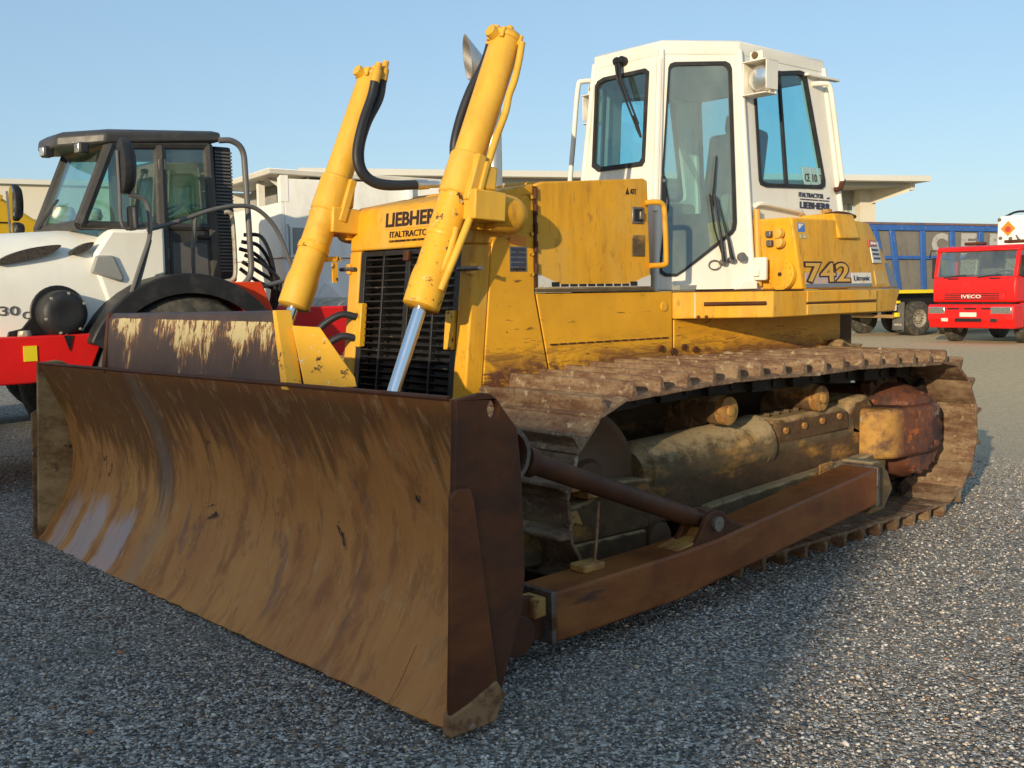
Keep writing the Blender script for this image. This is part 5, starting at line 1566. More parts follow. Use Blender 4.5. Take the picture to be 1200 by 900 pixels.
# ================================================================== white road roller
def roller():
    o = thing('road_roller', 'white and red road roller with dark grey cab parked behind the bulldozer blade', 'road roller', (1.8, 4.8, 0))
    y0, y1 = 4.0, 5.02                      # near and far side of the cab
    # hood with rounded top
    rings = []
    for x, zt, zb, w in ((-2.3, 1.62, 1.2, 0.62), (-2.1, 1.80, 1.18, 0.72), (-1.4, 1.92, 1.16, 0.80), (-0.6, 2.00, 1.16, 0.84), (0.2, 2.045, 1.18, 0.86), (0.62, 2.075, 1.2, 0.86), (1.0, 2.105, 1.25, 0.86), (1.30, 2.115, 1.30, 0.86)):
        yc = 4.78
        rings.append([(x, yc - w, zb), (x, yc - w, zt - 0.42), (x, yc - w + 0.02, zt - 0.30), (x, yc - w + 0.07, zt - 0.18), (x, yc - w + 0.16, zt - 0.08), (x, yc - w + 0.30, zt - 0.015), (x, yc - w + 0.5, zt),
                      (x, yc + w - 0.5, zt), (x, yc + w - 0.30, zt - 0.015), (x, yc + w - 0.16, zt - 0.08), (x, yc + w - 0.07, zt - 0.18), (x, yc + w, zt - 0.42), (x, yc + w, zb)])
    HD = MB().loft(rings).build('hood', 'roller_white', o, ang=80)

    def vent(poly, name='vent'):
        return MB().prism(poly, 'y', 3.945, 3.97).build(name, 'rim', HD, 0.004)
    # louvre openings in the hood flank
    b = MB().prism(rounded([(0.30, 1.79), (0.42, 1.875), (0.62, 1.940), (0.86, 1.972), (0.80, 1.915), (0.69, 1.868), (0.50, 1.825)], k=4, f=0.45), 'y', 3.914, 3.99)
    b.build('vent', 'vent', HD)
    b = MB().prism(rounded([(0.89, 1.885), (0.96, 1.945), (1.05, 1.985), (1.11, 1.992), (1.07, 1.935), (1.0, 1.895)], k=4, f=0.45), 'y', 3.914, 3.99)
    b.build('vent', 'vent', HD)
    text('DT30', 'tube_grey', HD, (0.13, 3.918, 1.405), (1, 0, 0), (0, 0, 1), 0.36, 0.075, 0.01)
    text('C', 'tube_grey', HD, (0.51, 3.918, 1.375), (1, 0, 0), (0, 0, 1), 0.06, 0.06, 0.01)
    # side skirt between hood and cab
    b = MB().prism([(1.28, 1.20), (1.62, 1.70), (1.70, 1.72), (1.70, 2.13), (1.50, 2.10), (1.24, 2.10), (1.10, 1.9), (1.10, 1.75)], 'y', 3.90, 4.2)
    b.build('side_cover', 'roller_white', o, 0.03)
    b = MB().prism([(1.05, 1.74), (1.30, 1.66), (1.32, 1.70), (1.24, 1.88), (1.10, 1.88)], 'y', 3.87, 3.92)
    b.build('cover_crease', 'hopper_grey', o, 0.015)
    # cab: pillars, roof and panes
    A0, A1 = V(1.02, 0, 2.13), V(1.30, 0, 2.80)      # front edge, bottom and top (leans back)
    B0, B1 = V(1.72, 0, 1.70), V(1.72, 0, 2.82)
    C0, C1 = V(2.20, 0, 1.62), V(2.16, 0, 2.86)

    def yy(p, y):
        return V(p.x, y, p.z)
    CB_ = MB()
    for y in (y0, y1):
        for a, c, r in ((A0, A1, 0.05), (V(1.72, 0, 1.62), B1, 0.055), (C0, C1, 0.05), (A0, V(2.2, 0, 2.14), 0.035), (A1, C1, 0.045)):
            CB_.tube([yy(a, y), yy(c, y)], [r, r], 8)
    for a, c in ((A0, A0), (A1, A1), (C1, C1), (C0, C0)):
        CB_.tube([yy(a, y0), yy(c, y1)], [0.045, 0.045], 8)
    CO = CB_.build('cab_frame', 'cab_grey', o)
    # roof with visor
    plan = [(0.93, 4.22), (0.92, 4.62), (1.16, 5.08), (2.26, 5.08), (2.26, y0 - 0.06), (1.24, y0 - 0.06)]
    RO = MB().loft([[(x, y, 2.775 + 0.085 * (x - 0.93)) for x, y in plan], [(x + 0.01, y, 2.865 + 0.075 * (x - 0.93)) for x, y in plan],
                    [(1.7 + (x - 1.7) * 0.9, 4.5 + (y - 4.5) * 0.9, 2.905 + 0.06 * (x - 0.93)) for x, y in plan]]).build('cab_roof', 'cab_grey', o, 0.02)
    for k, (x, y) in enumerate(((0.93, 4.42), (1.08, 4.03))):
        LB = MB().box((x, y, 2.755), (0.08, 0.12, 0.09)).build('roof_light', 'plastic', RO, 0.015)
        MB().box((x - 0.043, y, 2.755), (0.012, 0.10, 0.07)).build('lens', 'reflector', LB, 0.005)
    b = MB().box((2.25, 4.15, 2.955), (0.12, 0.2, 0.03))
    b.build('roof_bracket', 'plastic', RO, 0.004)
    # panes
    MB().panel([(1.03, y0 + 0.04, 2.15), (1.03, y1 - 0.04, 2.15), (1.29, y1 - 0.04, 2.80), (1.29, y0 + 0.04, 2.80)], FULL, [], 0.008).build('rear_pane', 'glass_roller', CO)
    for y, sg in ((y0 - 0.012, 1), (y1 + 0.012, -1)):
        MB().prism([(1.09, 2.165), (1.675, 2.165), (1.675, 2.79), (1.33, 2.77)], 'y', y, y + 0.008).build('side_pane', 'glass_roller', CO)
        MB().prism([(1.775, 2.165), (2.145, 2.165), (2.125, 2.82), (1.775, 2.80)], 'y', y, y + 0.008).build('door_pane', 'glass_roller', CO)
        DP = MB().prism([(1.77, 1.63), (2.165, 1.63), (2.15, 2.13), (1.77, 2.13)], 'y', y, y + sg * 0.02).build('door', 'cab_grey', CO, 0.01)
        MB().bx(2.02, 2.18, y - sg * 0.025, y - sg * 0.004, 2.035, 2.065).build('handle', 'plastic', DP, 0.008)
        MB().prism([(1.80, 1.66), (2.13, 1.66), (2.12, 2.0), (1.80, 2.0)], 'y', y - sg * 0.004, y + sg * 0.004).build('door_panel', 'tube_grey', DP, 0.01)
        for z in (2.66, 1.90):
            MB().bx(1.69, 1.76, y - sg * 0.035, y, z - 0.05, z + 0.05).build('hinge', 'tube_grey', DP, 0.008)
    MB().panel([(2.19, y1 - 0.04, 1.75), (2.19, y0 + 0.04, 1.75), (2.15, y0 + 0.04, 2.82), (2.15, y1 - 0.04, 2.82)], FULL, [], 0.008).build('front_pane', 'glass_roller', CO)
    MB().bx(1.1, 2.18, y0 + 0.06, y1 - 0.06, 1.55, 1.62).build('cab_floor', 'plastic', CO)
    b = MB().box((1.80, 4.5, 2.05), (0.42, 0.46, 0.12))
    b.box((1.62, 4.5, 2.34), (0.10, 0.44, 0.56), Matrix.Rotation(R(-8), 3, 'Y'))
    b.box((1.80, 4.5, 1.82), (0.30, 0.3, 0.4))
    b.build('driver_seat', 'seat', CO, 0.04)
    b = MB().bx(2.0, 2.14, 4.3, 4.75, 1.7, 2.16)
    b.build('dash', 'plastic', CO, 0.03)
    MB().lathe((1.98, 4.5, 2.28), V(-0.5, 0, 0.85), [(0.155, 0), (0.175, 0.012), (0.155, 0.024), (0.140, 0.012)], 24, True).build('steering_wheel', 'plastic', CO)
    MB().lathe((1.22, 4.25, 2.19), (0, 0, 1), [(0.07, 0), (0.085, 0.03), (0.07, 0.09), (0.0, 0.11)], 16).build('bottle', 'decal_white', CO)
    MB().lathe((1.14, 4.70, 2.20), (0, 0, 1), [(0.07, 0), (0.10, 0.05), (0.08, 0.12), (0.0, 0.14)], 16).build('lamp', 'decal_white', CO)
    MB().prism([(1.10, 1.62), (1.72, 1.62), (1.72, 2.12), (1.10, 2.12)], 'y', y1 - 0.02, y1 + 0.02).build('side_panel', 'roller_white', CO)
    for dy in (0, 0.04):
        MB().tube([(0.97, 4.85 + dy, 2.14), (1.02, 4.72 + dy, 2.27), (1.07, 4.62 + dy, 2.38)], 0.008, 6).build('wiper', 'plastic', CO)
    # ventilation housing and tubular guard behind the door
    VB = MB().prism([(2.225, 1.66), (2.42, 1.66), (2.40, 2.86), (2.225, 2.86)], 'y', y0 + 0.02, 6.0).build('air_housing', 'mesh_black', o, 0.02)  # far end stretched past the roller so its shadow falls on the hopper
    b = MB()
    for k in range(36):
        b.bx(2.235, 2.40, y0 + 0.008, y0 + 0.019, 1.75 + k * 0.03, 1.765 + k * 0.03)
    b.build('louvre', 'tube_grey', VB)
    MB().tube([(2.24, 3.93, 2.90), (2.36, 3.91, 2.90), (2.45, 3.90, 2.82), (2.47, 3.90, 2.60), (2.49, 3.90, 2.0), (2.49, 3.90, 1.75), (2.42, 3.90, 1.64), (2.30, 3.90, 1.61)], 0.027, 10, 5).build('guard_tube', 'tube_grey', o)
    MB().tube([(2.26, 3.92, 2.27), (2.30, 3.90, 2.27), (2.33, 3.90, 2.20), (2.34, 3.90, 1.78), (2.31, 3.90, 1.68), (2.24, 3.92, 1.66)], 0.02, 8, 4).build('grab_tube', 'rim', o)
    # long hand rail sweeping down to the front frame
    RL = MB().tube([(1.50, 3.80, 2.09), (1.74, 3.78, 2.16), (2.05, 3.77, 2.27), (2.30, 3.77, 2.32), (2.50, 3.77, 2.30), (2.68, 3.77, 2.14), (2.80, 3.77, 1.88), (2.93, 3.77, 1.55), (3.0, 3.77, 1.38)], 0.020, 10, 6).build('handrail', 'tube_grey', o)
    MB().tube([(1.92, 3.78, 2.21), (1.90, 3.80, 1.95), (1.93, 3.88, 1.66)], 0.02, 8, 4).build('rail_post', 'tube_grey', RL)
    MB().tube([(2.50, 3.80, 1.60), (2.84, 3.80, 1.68)], [0.02, 0.02], 8).build('rail_post', 'tube_grey', RL)
    for k in range(6):
        y = 3.95 + 0.05 * (k % 3)
        MB().tube([(2.46, y, 2.08 - 0.06 * k), (2.62, y - 0.03, 2.06 - 0.08 * k), (2.74 + 0.02 * k, y, 1.82 - 0.05 * k), (2.78 + 0.01 * k, y + 0.05, 1.50), (2.75, y + 0.1, 1.30)], 0.018, 8, 5).build('hose', 'hose', o)
    # mirrors
    ST = MB().tube([(1.27, 3.66, 1.52), (1.36, 3.62, 1.80), (1.44, 3.60, 2.05), (1.42, 3.60, 2.30), (1.28, 3.60, 2.36)], 0.020, 8, 5).build('mirror_stay', 'tube_grey', o)
    MB().tube([(1.31, 3.66, 1.52), (1.38, 3.64, 1.75), (1.45, 3.62, 2.0)], 0.014, 8, 4).build('brace', 'tube_grey', ST)
    MB().tube([(1.20, 3.60, 2.70), (1.205, 3.60, 2.40), (1.22, 3.60, 2.10), (1.40, 3.61, 2.12)], 0.014, 8, 4).build('brace', 'tube_grey', ST)
    b = MB().loft([[(1.25 + dx + 0.5 * 0.0, 3.60 + math.cos(a) * 0.11 * k, 2.58 + math.sin(a) * 0.225 * k) for a in [j * math.pi / 10 for j in range(20)]] for dx, k in ((-0.035, 0.80), (-0.03, 0.96), (0.0, 1.0), (0.04, 0.95), (0.07, 0.75), (0.085, 0.4))])
    MI = b.build('mirror', 'plastic', ST)
    MB().box((1.30, 3.60, 2.17), (0.05, 0.16, 0.20)).build('mirror', 'plastic', ST, 0.03)
    # far side mirror seen past the hood
    ST = MB().tube([(0.90, 5.10, 1.9), (0.88, 5.32, 2.05), (0.865, 5.34, 2.50)], 0.012, 8, 4).build('mirror_stay', 'tube_grey', o)
    for zc, hh, nm in ((2.40, 0.165, 'mirror'), (2.165, 0.06, 'mirror')):
        MF = MB().loft([[(0.93 + dx, 5.33 + math.cos(a) * 0.085 * k, zc + math.sin(a) * hh * k) for a in [j * math.pi / 10 for j in range(20)]] for dx, k in ((-0.03, 0.85), (-0.02, 1.0), (0.02, 1.0), (0.05, 0.8))]).build(nm, 'plastic', ST)
        MB().loft([[(0.897 + dx, 5.33 + math.cos(a) * 0.07, zc + math.sin(a) * (hh - 0.015)) for a in [j * math.pi / 10 for j in range(20)]] for dx in (-0.003, 0.004)]).build('mirror_glass', 'chrome', MF)
    # wheel and mudguard
    cx, cz = 1.78, 0.80
    arc = [R(a) for a in range(156, -2, -8)]
    ro, ri = 0.93, 0.86
    poly = [(cx + ro * math.cos(a) * (1.0 if math.cos(a) < 0 else 1.02), cz + ro * math.sin(a)) for a in arc] + [(cx + ri * math.cos(a), cz + ri * math.sin(a)) for a in arc[::-1]]
    for yw in (3.62, 5.45):
        FE = MB().prism(poly, 'y', yw, yw + 0.42).build('mudguard', 'plastic', o, 0.02)
        b = MB()
        b.prism([(cx + 0.925 * math.cos(R(a)), cz + 0.925 * math.sin(R(a))) for a in range(30, 157, 7)] + [(cx + 0.80 * math.cos(R(a)), cz + 0.76 * math.sin(R(a))) for a in range(156, 29, -7)], 'y', yw - 0.012, yw - 0.001)
        b.build('mudguard_lip', 'plastic', FE, 0.006)
        W = MB().lathe((cx, yw + 0.22, cz - 0.02), (0, 1, 0), [(0.34, -0.18), (0.40, -0.21), (0.62, -0.22), (0.73, -0.19), (0.78, -0.12), (0.78, 0.12), (0.73, 0.19), (0.62, 0.22), (0.40, 0.21), (0.34, 0.18)], 48, True).build('wheel', 'tyre', o)
        MB().lathe((cx, yw + 0.22, cz - 0.02), (0, 1, 0), [(0.0, -0.10), (0.26, -0.11), (0.34, -0.17), (0.35, 0.17), (0.0, 0.10)], 28).build('rim', 'red', W)
        MB().prism([(cx - 0.3, 1.3), (cx + 0.72, 1.25), (cx + 0.70, 1.45), (cx + 0.45, 1.6), (cx, 1.66)], 'y', yw + 0.425, yw + 0.5).build('wheel_arch', 'red', o)
    MB().prism([(2.16, 1.655), (2.50, 1.655), (2.62, 1.36), (2.62, 1.30), (2.40, 1.32)], 'y', 3.72, 4.3).build('step_plate', 'red_orange', o, 0.01)
    # air filter canister
    AF = MB().lathe((0.79, 0, 1.415), (0, 1, 0), [(0.0, 3.735), (0.05, 3.735), (0.10, 3.725), (0.135, 3.73), (0.165, 3.75), (0.178, 3.77), (0.185, 3.83), (0.185, 4.1), (0.0, 4.1)], 36).build('air_filter', 'plastic', o)
    bolts([(0.79 + 0.16 * math.cos(t), 3.752, 1.415 + 0.16 * math.sin(t)) for t in (0.5, 1.4, 2.3, 3.4, 4.4, 5.4)], (0, -1, 0), 0.012, 0.012, 'clip', 'rim', AF)
    MB().prism([(0.79 + 0.225 * math.cos(R(a)), 1.415 + 0.225 * math.sin(R(a))) for a in range(-40, 200, 12)] + [(0.50, 1.30), (0.40, 1.28), (0.38, 1.22), (1.06, 1.22)], 'y', 3.91, 3.93).build('filter_recess', 'black', o, 0.01)
    MB().tube([(0.795, 3.76, 1.26), (0.80, 3.76, 1.13)], [0.017, 0.02], 10).build('drain', 'plastic', AF)
    MB().lathe((0.49, 3.82, 1.24), (0, 0, 1), [(0.05, -0.02), (0.05, 0.02), (0.045, 0.045), (0.0, 0.05)], 14).build('filler_cap', 'rim', o)
    # red frame
    FR = MB().prism([(-2.3, 0.86), (0.5, 0.875), (0.95, 0.92), (1.09, 1.235), (1.07, 1.25), (-2.3, 1.215)], 'y', 3.74, 5.8).build('frame', 'red', o, 0.025)
    MB().prism([(0.45, 1.05), (0.55, 1.05), (0.55, 1.17), (0.45, 1.17)], 'y', 3.732, 3.742).build('sticker', 'yellow_tape', FR)
    b = MB().prism([(0.76, 1.24), (0.83, 1.24), (0.80, 1.12)], 'y', 3.731, 3.742)
    b.build('notch', 'black', FR)
    # front frame and drum beyond the cab
    MB().prism([(2.5, 0.9), (4.9, 0.85), (5.2, 1.05), (5.2, 1.42), (2.5, 1.42)], 'y', 4.05, 4.2).build('drum_frame', 'red', o, 0.02)
    MB().prism([(2.5, 0.9), (4.9, 0.85), (5.2, 1.05), (5.2, 1.42), (2.5, 1.42)], 'y', 5.5, 5.65).build('drum_frame', 'red', o, 0.02)
    MB().bx(2.55, 2.9, 4.21, 5.49, 0.75, 1.40).build('articulation', 'black', o, 0.02)
    MB().lathe((4.15, 0, 0.75), (0, 1, 0), [(0.0, 4.26), (0.62, 4.26), (0.74, 4.25), (0.75, 4.27), (0.75, 5.43), (0.74, 5.45), (0.62, 5.44), (0.0, 5.44)], 48).build('drum', 'rim', o)
    # rear counterweight and rear axle wheels of the engine end
    MB().bx(-2.6, -2.31, 3.85, 5.7, 0.7, 1.3).build('counterweight', 'black', o, 0.04)


roller()


# ================================================================== white hopper machine
def hopper():
    o = thing('hopper', 'white steel hopper machine with flared rim standing right of the roller cab', 'hopper', (4.53, 7.0, 0))
    o.location = (3.99, 6.0, 0)
    o.scale = (0.95, 0.95, 0.95)
    o.rotation_euler = (0, 0, R(-10))
    x0, x1, y0, y1 = 4.53, 7.6, 7.0, 9.3
    W = 0.05
    b = MB()
    b.bx(x0, x0 + W, y0, y0 + 0.95, 2.06, 2.72)
    b.bx(x0 + W + 0.002, x1, y0, y0 + W, 2.06, 3.0)
    b.bx(x1 - W, x1, y0 + W + 0.002, y1, 2.06, 3.02)
    b.bx(x0, x1 - W - 0.002, y1 - W, y1, 2.06, 3.02)
    b.bx(x0, x0 + W, y0 + 0.952, y1 - W, 2.06, 2.72)
    HB = b.build('hopper_wall', 'hopper_white', o, 0.006)
    MB().bx(x0 + 0.004, x0 + 0.10, y0 - 0.006, y0 + 0.10, 2.725, 3.04).build('post', 'hopper_white', HB)
    MB().bx(x0 + 0.02, x0 + 0.10, y0 + 0.86, y0 + 0.94, 2.725, 3.04).build('post', 'hopper_white', HB)
    b = MB().add([(x0 + 0.0, y0 + 0.42, 3.04), (x0 + 0.35, y0 + 0.42, 3.04), (x0 + 0.35, y0 + 0.20, 2.72), (x0 + 0.32, y0 + 0.20, 2.72), (x0 + 0.0, y0 + 0.455, 3.04), (x0 + 0.35, y0 + 0.455, 3.04), (x0 + 0.35, y0 + 0.235, 2.72), (x0 + 0.32, y0 + 0.235, 2.72)],
                 [(0, 1, 2, 3), (4, 7, 6, 5), (0, 4, 5, 1), (1, 5, 6, 2), (2, 6, 7, 3), (3, 7, 4, 0)])
    b.build('gusset', 'hopper_white', HB)
    MB().bx(x0 + 0.36, x0 + 0.40, y0 + 0.06, y1 - 0.06, 2.70, 3.03).build('inner_wall', 'hopper_grey', HB)
    b = MB().hexa([(x0 - 0.12, y0 - 0.02, 3.05), (x1, y0 - 0.02, 2.99), (x1, y1, 2.99), (x0 - 0.12, y1, 3.05), (x0 - 0.16, y0 - 0.06, 3.11), (x1 + 0.04, y0 - 0.06, 3.05), (x1 + 0.04, y1, 3.05), (x0 - 0.16, y1, 3.11)])
    b.build('rim', 'hopper_white', HB, 0.01)
    for x in (5.3, 6.2, 7.1):
        MB().prism([(y0 - 0.002, 2.1), (y0 - 0.07, 2.75), (y0 - 0.07, 3.0), (y0 - 0.002, 3.0)], 'x', x, x + 0.05).build('rib', 'hopper_white', HB)
    PN = MB().bx(x0 + 0.14, x0 + 0.30, y0 - 0.012, y0, 2.10, 2.42).build('recess', 'hopper_grey', HB, 0.02)  # flat grey panel standing in for shadows on the wall
    MB().tube([(x0 + 0.08, y0 - 0.01, 2.06), (x0 + 0.08, y0 - 0.05, 2.10), (x0 + 0.08, y0 - 0.05, 2.42), (x0 + 0.08, y0 - 0.01, 2.45)], 0.012, 8).build('handle', 'hopper_grey', HB)
    # tapering lower body with facets
    b = MB().loft([[(x0 + 0.02, y0 + 0.03, 2.055), (x1 - 0.02, y0 + 0.03, 2.055), (x1 - 0.02, y1 - 0.03, 2.055), (x0 + 0.02, y1 - 0.03, 2.055)],
                   [(x0 + 0.12, y0 + 0.02, 1.40), (x1 - 0.12, y0 + 0.02, 1.40), (x1 - 0.12, y1 - 0.3, 1.40), (x0 + 0.12, y1 - 0.3, 1.40)]])
    LB = b.build('lower_body', 'hopper_white', o, 0.01)
    MB().prism([(x0 + 0.95, 1.40), (x0 + 1.9, 1.40), (x0 + 1.9, 1.85)], 'y', y0 - 0.05, y0 + 0.018).build('side_wedge', 'hopper_grey', LB)
    MB().prism([(x0 + 0.30, 1.38), (x0 + 0.55, 1.75), (x0 + 0.85, 1.45), (x0 + 0.85, 1.38)], 'y', y0 - 0.06, y0 + 0.018).build('side_wedge', 'hopper_white', LB)
    MB().bx(x0 - 0.2, x1, y0 + 0.05, y1 - 0.3, 1.30, 1.395).build('chassis', 'black', o)
    MB().bx(x0 - 0.3, x1 + 0.4, y0 + 0.02, y1 - 0.3, 0.55, 1.295).build('base', 'red', o, 0.02)
    for y in (y0 + 0.1, y1 - 0.7):
        pts = [(x0 + 0.4 + 0.35 * math.cos(R(a)), 0.36 + 0.35 * math.sin(R(a))) for a in range(90, 271, 15)] + [(x1 - 0.4 + 0.35 * math.cos(R(a)), 0.36 + 0.35 * math.sin(R(a))) for a in range(-90, 91, 15)]
        MB().prism(pts, 'y', y, y + 0.4).build('crawler', 'rubber', o, 0.02)


hopper()


# ================================================================== yellow machine behind the roller
def loader():
    o = thing('wheel_loader', 'yellow machine with a sloping hood half hidden behind the white roller', 'loader', (1.6, 9.0, 0))
    b = MB().prism([(-1.5, 1.2), (3.7, 1.2), (3.7, 2.05), (2.6, 2.35), (2.0, 2.46), (1.62, 2.72), (0.8, 3.10), (-1.5, 3.30)], 'y', 8.2, 10.0)
    BD = b.build('body', 'loader_yellow', o, 0.05)
    MB().prism([(0.5, 3.17), (1.66, 2.71), (1.64, 2.65), (0.5, 3.11)], 'y', 8.17, 8.199).build('hood_edge', 'loader_yellow', BD, 0.01)
    MB().bx(-1.5, 1.7, 8.188, 8.199, 2.40, 2.415).build('panel_gap', 'black', BD)
    MB().bx(3.0, 3.45, 8.19, 8.199, 1.65, 2.0).build('grating', 'black', BD)
    MB().bx(-1.4, 3.6, 8.4, 9.8, 0.6, 1.199).build('chassis', 'black', o)
    for x in (-0.6, 2.7):
        for y in (8.25, 9.45):
            W = MB().lathe((x, y + 0.25, 0.75), (0, 1, 0), [(0.3, -0.2), (0.6, -0.25), (0.72, -0.2), (0.75, -0.1), (0.75, 0.1), (0.72, 0.2), (0.6, 0.25), (0.3, 0.2)], 32, True).build('wheel', 'tyre', o)
            MB().lathe((x, y + 0.25, 0.75), (0, 1, 0), [(0.0, -0.12), (0.31, -0.16), (0.31, 0.16), (0.0, 0.12)], 20).build('rim', 'loader_yellow', W)


loader()


# ================================================================== blue tipper lorry
def wheel(parent, x, y, r, w, sgn, rimmat='rim'):
    W = MB().lathe((x, y, r), (0, sgn, 0), [(r * 0.52, -w / 2), (r * 0.62, -w / 2), (r * 0.9, -w * 0.46), (r, -w * 0.34), (r, w * 0.34), (r * 0.9, w * 0.46), (r * 0.62, w / 2), (r * 0.52, w / 2)], 40, True).build('wheel', 'tyre', parent)
    RM = MB().lathe((x, y, r), (0, sgn, 0), [(0.0, -w * 0.3), (r * 0.53, -w * 0.4), (r * 0.53, w * 0.5), (r * 0.47, w * 0.47), (r * 0.44, w * 0.30), (r * 0.2, w * 0.25), (r * 0.17, w * 0.45), (0.0, w * 0.48)], 32).build('rim', rimmat, W)
    bolts([(x + r * 0.30 * math.cos(t), y + sgn * w * 0.28, r + r * 0.30 * math.sin(t)) for t in [k * math.pi / 5 for k in range(10)]], (0, sgn, 0), r * 0.04, 0.03, 'wheel_nut', 'steel', RM)
    return W


def tipper():
    o = thing('tipper_lorry', 'blue framed grey tipper lorry seen from its rear corner, left of the red truck', 'lorry', (23.2, 10.0, 0))
    y0, y1 = 10.0, 12.45
    xa, xb = 23.2, 33.0
    zt, zb = 3.17, 1.33
    BD = MB().hexa([(xa + 0.5, y0 + 0.04, zb), (xb, y0 + 0.04, zb), (xb, y1 - 0.04, zb), (xa + 0.5, y1 - 0.04, zb), (xa, y0 + 0.04, zt), (xb, y0 + 0.04, zt), (xb, y1 - 0.04, zt), (xa, y1 - 0.04, zt)]).build('tipper_body', 'tipper_panel', o)
    MB().bx(xa - 0.02, xb, y0 - 0.03, y0 + 0.039, zt - 0.16, zt).build('top_rail', 'blue', BD, 0.02)
    MB().bx(xa - 0.02, xb, y0 - 0.04, y0 + 0.10, zt + 0.002, zt + 0.07).build('rim', 'tipper_rim', BD, 0.01)
    for k, x in enumerate((23.55, 24.15, 25.30, 26.45, 27.6, 28.7, 29.8, 30.9, 32.0)):
        dx = 0.42 if k == 0 else 0.30 if k == 1 else 0.10
        MB().hexa([(x + dx, y0 - 0.035, zb), (x + dx + 0.17, y0 - 0.035, zb), (x + dx + 0.17, y0 + 0.039, zb), (x + dx, y0 + 0.039, zb),
                   (x, y0 - 0.035, zt - 0.162), (x + 0.17, y0 - 0.035, zt - 0.162), (x + 0.17, y0 + 0.039, zt - 0.162), (x, y0 + 0.039, zt - 0.162)]).build('post', 'blue', BD, 0.01)
    MB().bx(xa + 0.3, xb, y0 - 0.025, y0 + 0.039, 2.20, 2.30).build('mid_rail', 'blue', BD, 0.01)
    MB().bx(xa + 0.4, xb, y0 - 0.02, y0 + 0.039, zb - 0.10, zb - 0.002).build('stripe', 'yellow_tape', BD)
    for k, ch in enumerate('CERO'):
        text(ch, 'letter_pale', BD, (25.80 + k * 1.15, y0 + 0.038, 2.34), (1, 0, 0), (0, 0, 1), 0.62, 0.62, 0.06, 0.006)
    MB().bx(xa + 0.6, xb, y0 + 0.4, y1 - 0.4, 0.75, zb - 0.003).build('chassis', 'black', o)
    for x in (25.35, 26.65):
        for y, sg in ((y0 + 0.14, -1), (y1 - 0.14, 1)):
            wheel(o, x, y, 0.50, 0.28, sg)
    for y, sg in ((y0 + 0.14, -1), (y1 - 0.14, 1)):
        wheel(o, 31.6, y, 0.50, 0.28, sg)
    # rear: light bar, bumper beam, mud flap
    TB = MB().bx(24.46, 24.52, y0 + 0.05, y1 - 0.05, 0.74, 0.92).build('light_bar', 'decal_white', o, 0.01)
    for y in (y0 + 0.22, y1 - 0.22):
        MB().bx(24.44, 24.459, y - 0.17, y + 0.17, 0.77, 0.89).build('tail_light', 'lamp_red', TB)
    MB().bx(24.44, 24.459, y0 + 0.55, y0 + 1.0, 0.76, 0.90).build('number_plate', 'tipper_panel', TB)
    MB().bx(24.50, 24.62, y0 + 0.2, y1 - 0.2, 0.52, 0.62).build('bumper', 'wood', o, 0.02)
    MF = MB().bx(24.72, 24.745, y0 - 0.02, y0 + 0.42, 0.18, 0.98).build('mud_flap', 'tube_grey', o)
    text('AMTA', 'decal_white', MF, (24.72, y0 + 0.36, 0.30), (0, -1, 0), (0, 0, 1), 0.30, 0.06, 0.0)
    MB().bx(24.55, 24.70, y0 + 0.08, y0 + 0.28, 0.94, 1.02).build('marker', 'yellow_tape', o, 0.02)
    MB().bx(24.55, 24.70, y0 + 0.10, y0 + 0.20, 0.55, 0.68).build('marker', 'yellow_tape', o, 0.02)
    o.location = (26.55, 12.13, 0)
    o.rotation_euler = (0, 0, R(-16.7))
    o.scale = (1.05, 1.05, 1.05)
    CBN = MB().bx(33.2, 35.2, y0 + 0.05, y1 - 0.05, 0.9, 3.0).build('cab', 'blue', o, 0.1)
    wheel(o, 34.2, y0 + 0.14, 0.50, 0.28, -1)
    wheel(o, 34.2, y1 - 0.14, 0.50, 0.28, 1)


tipper()


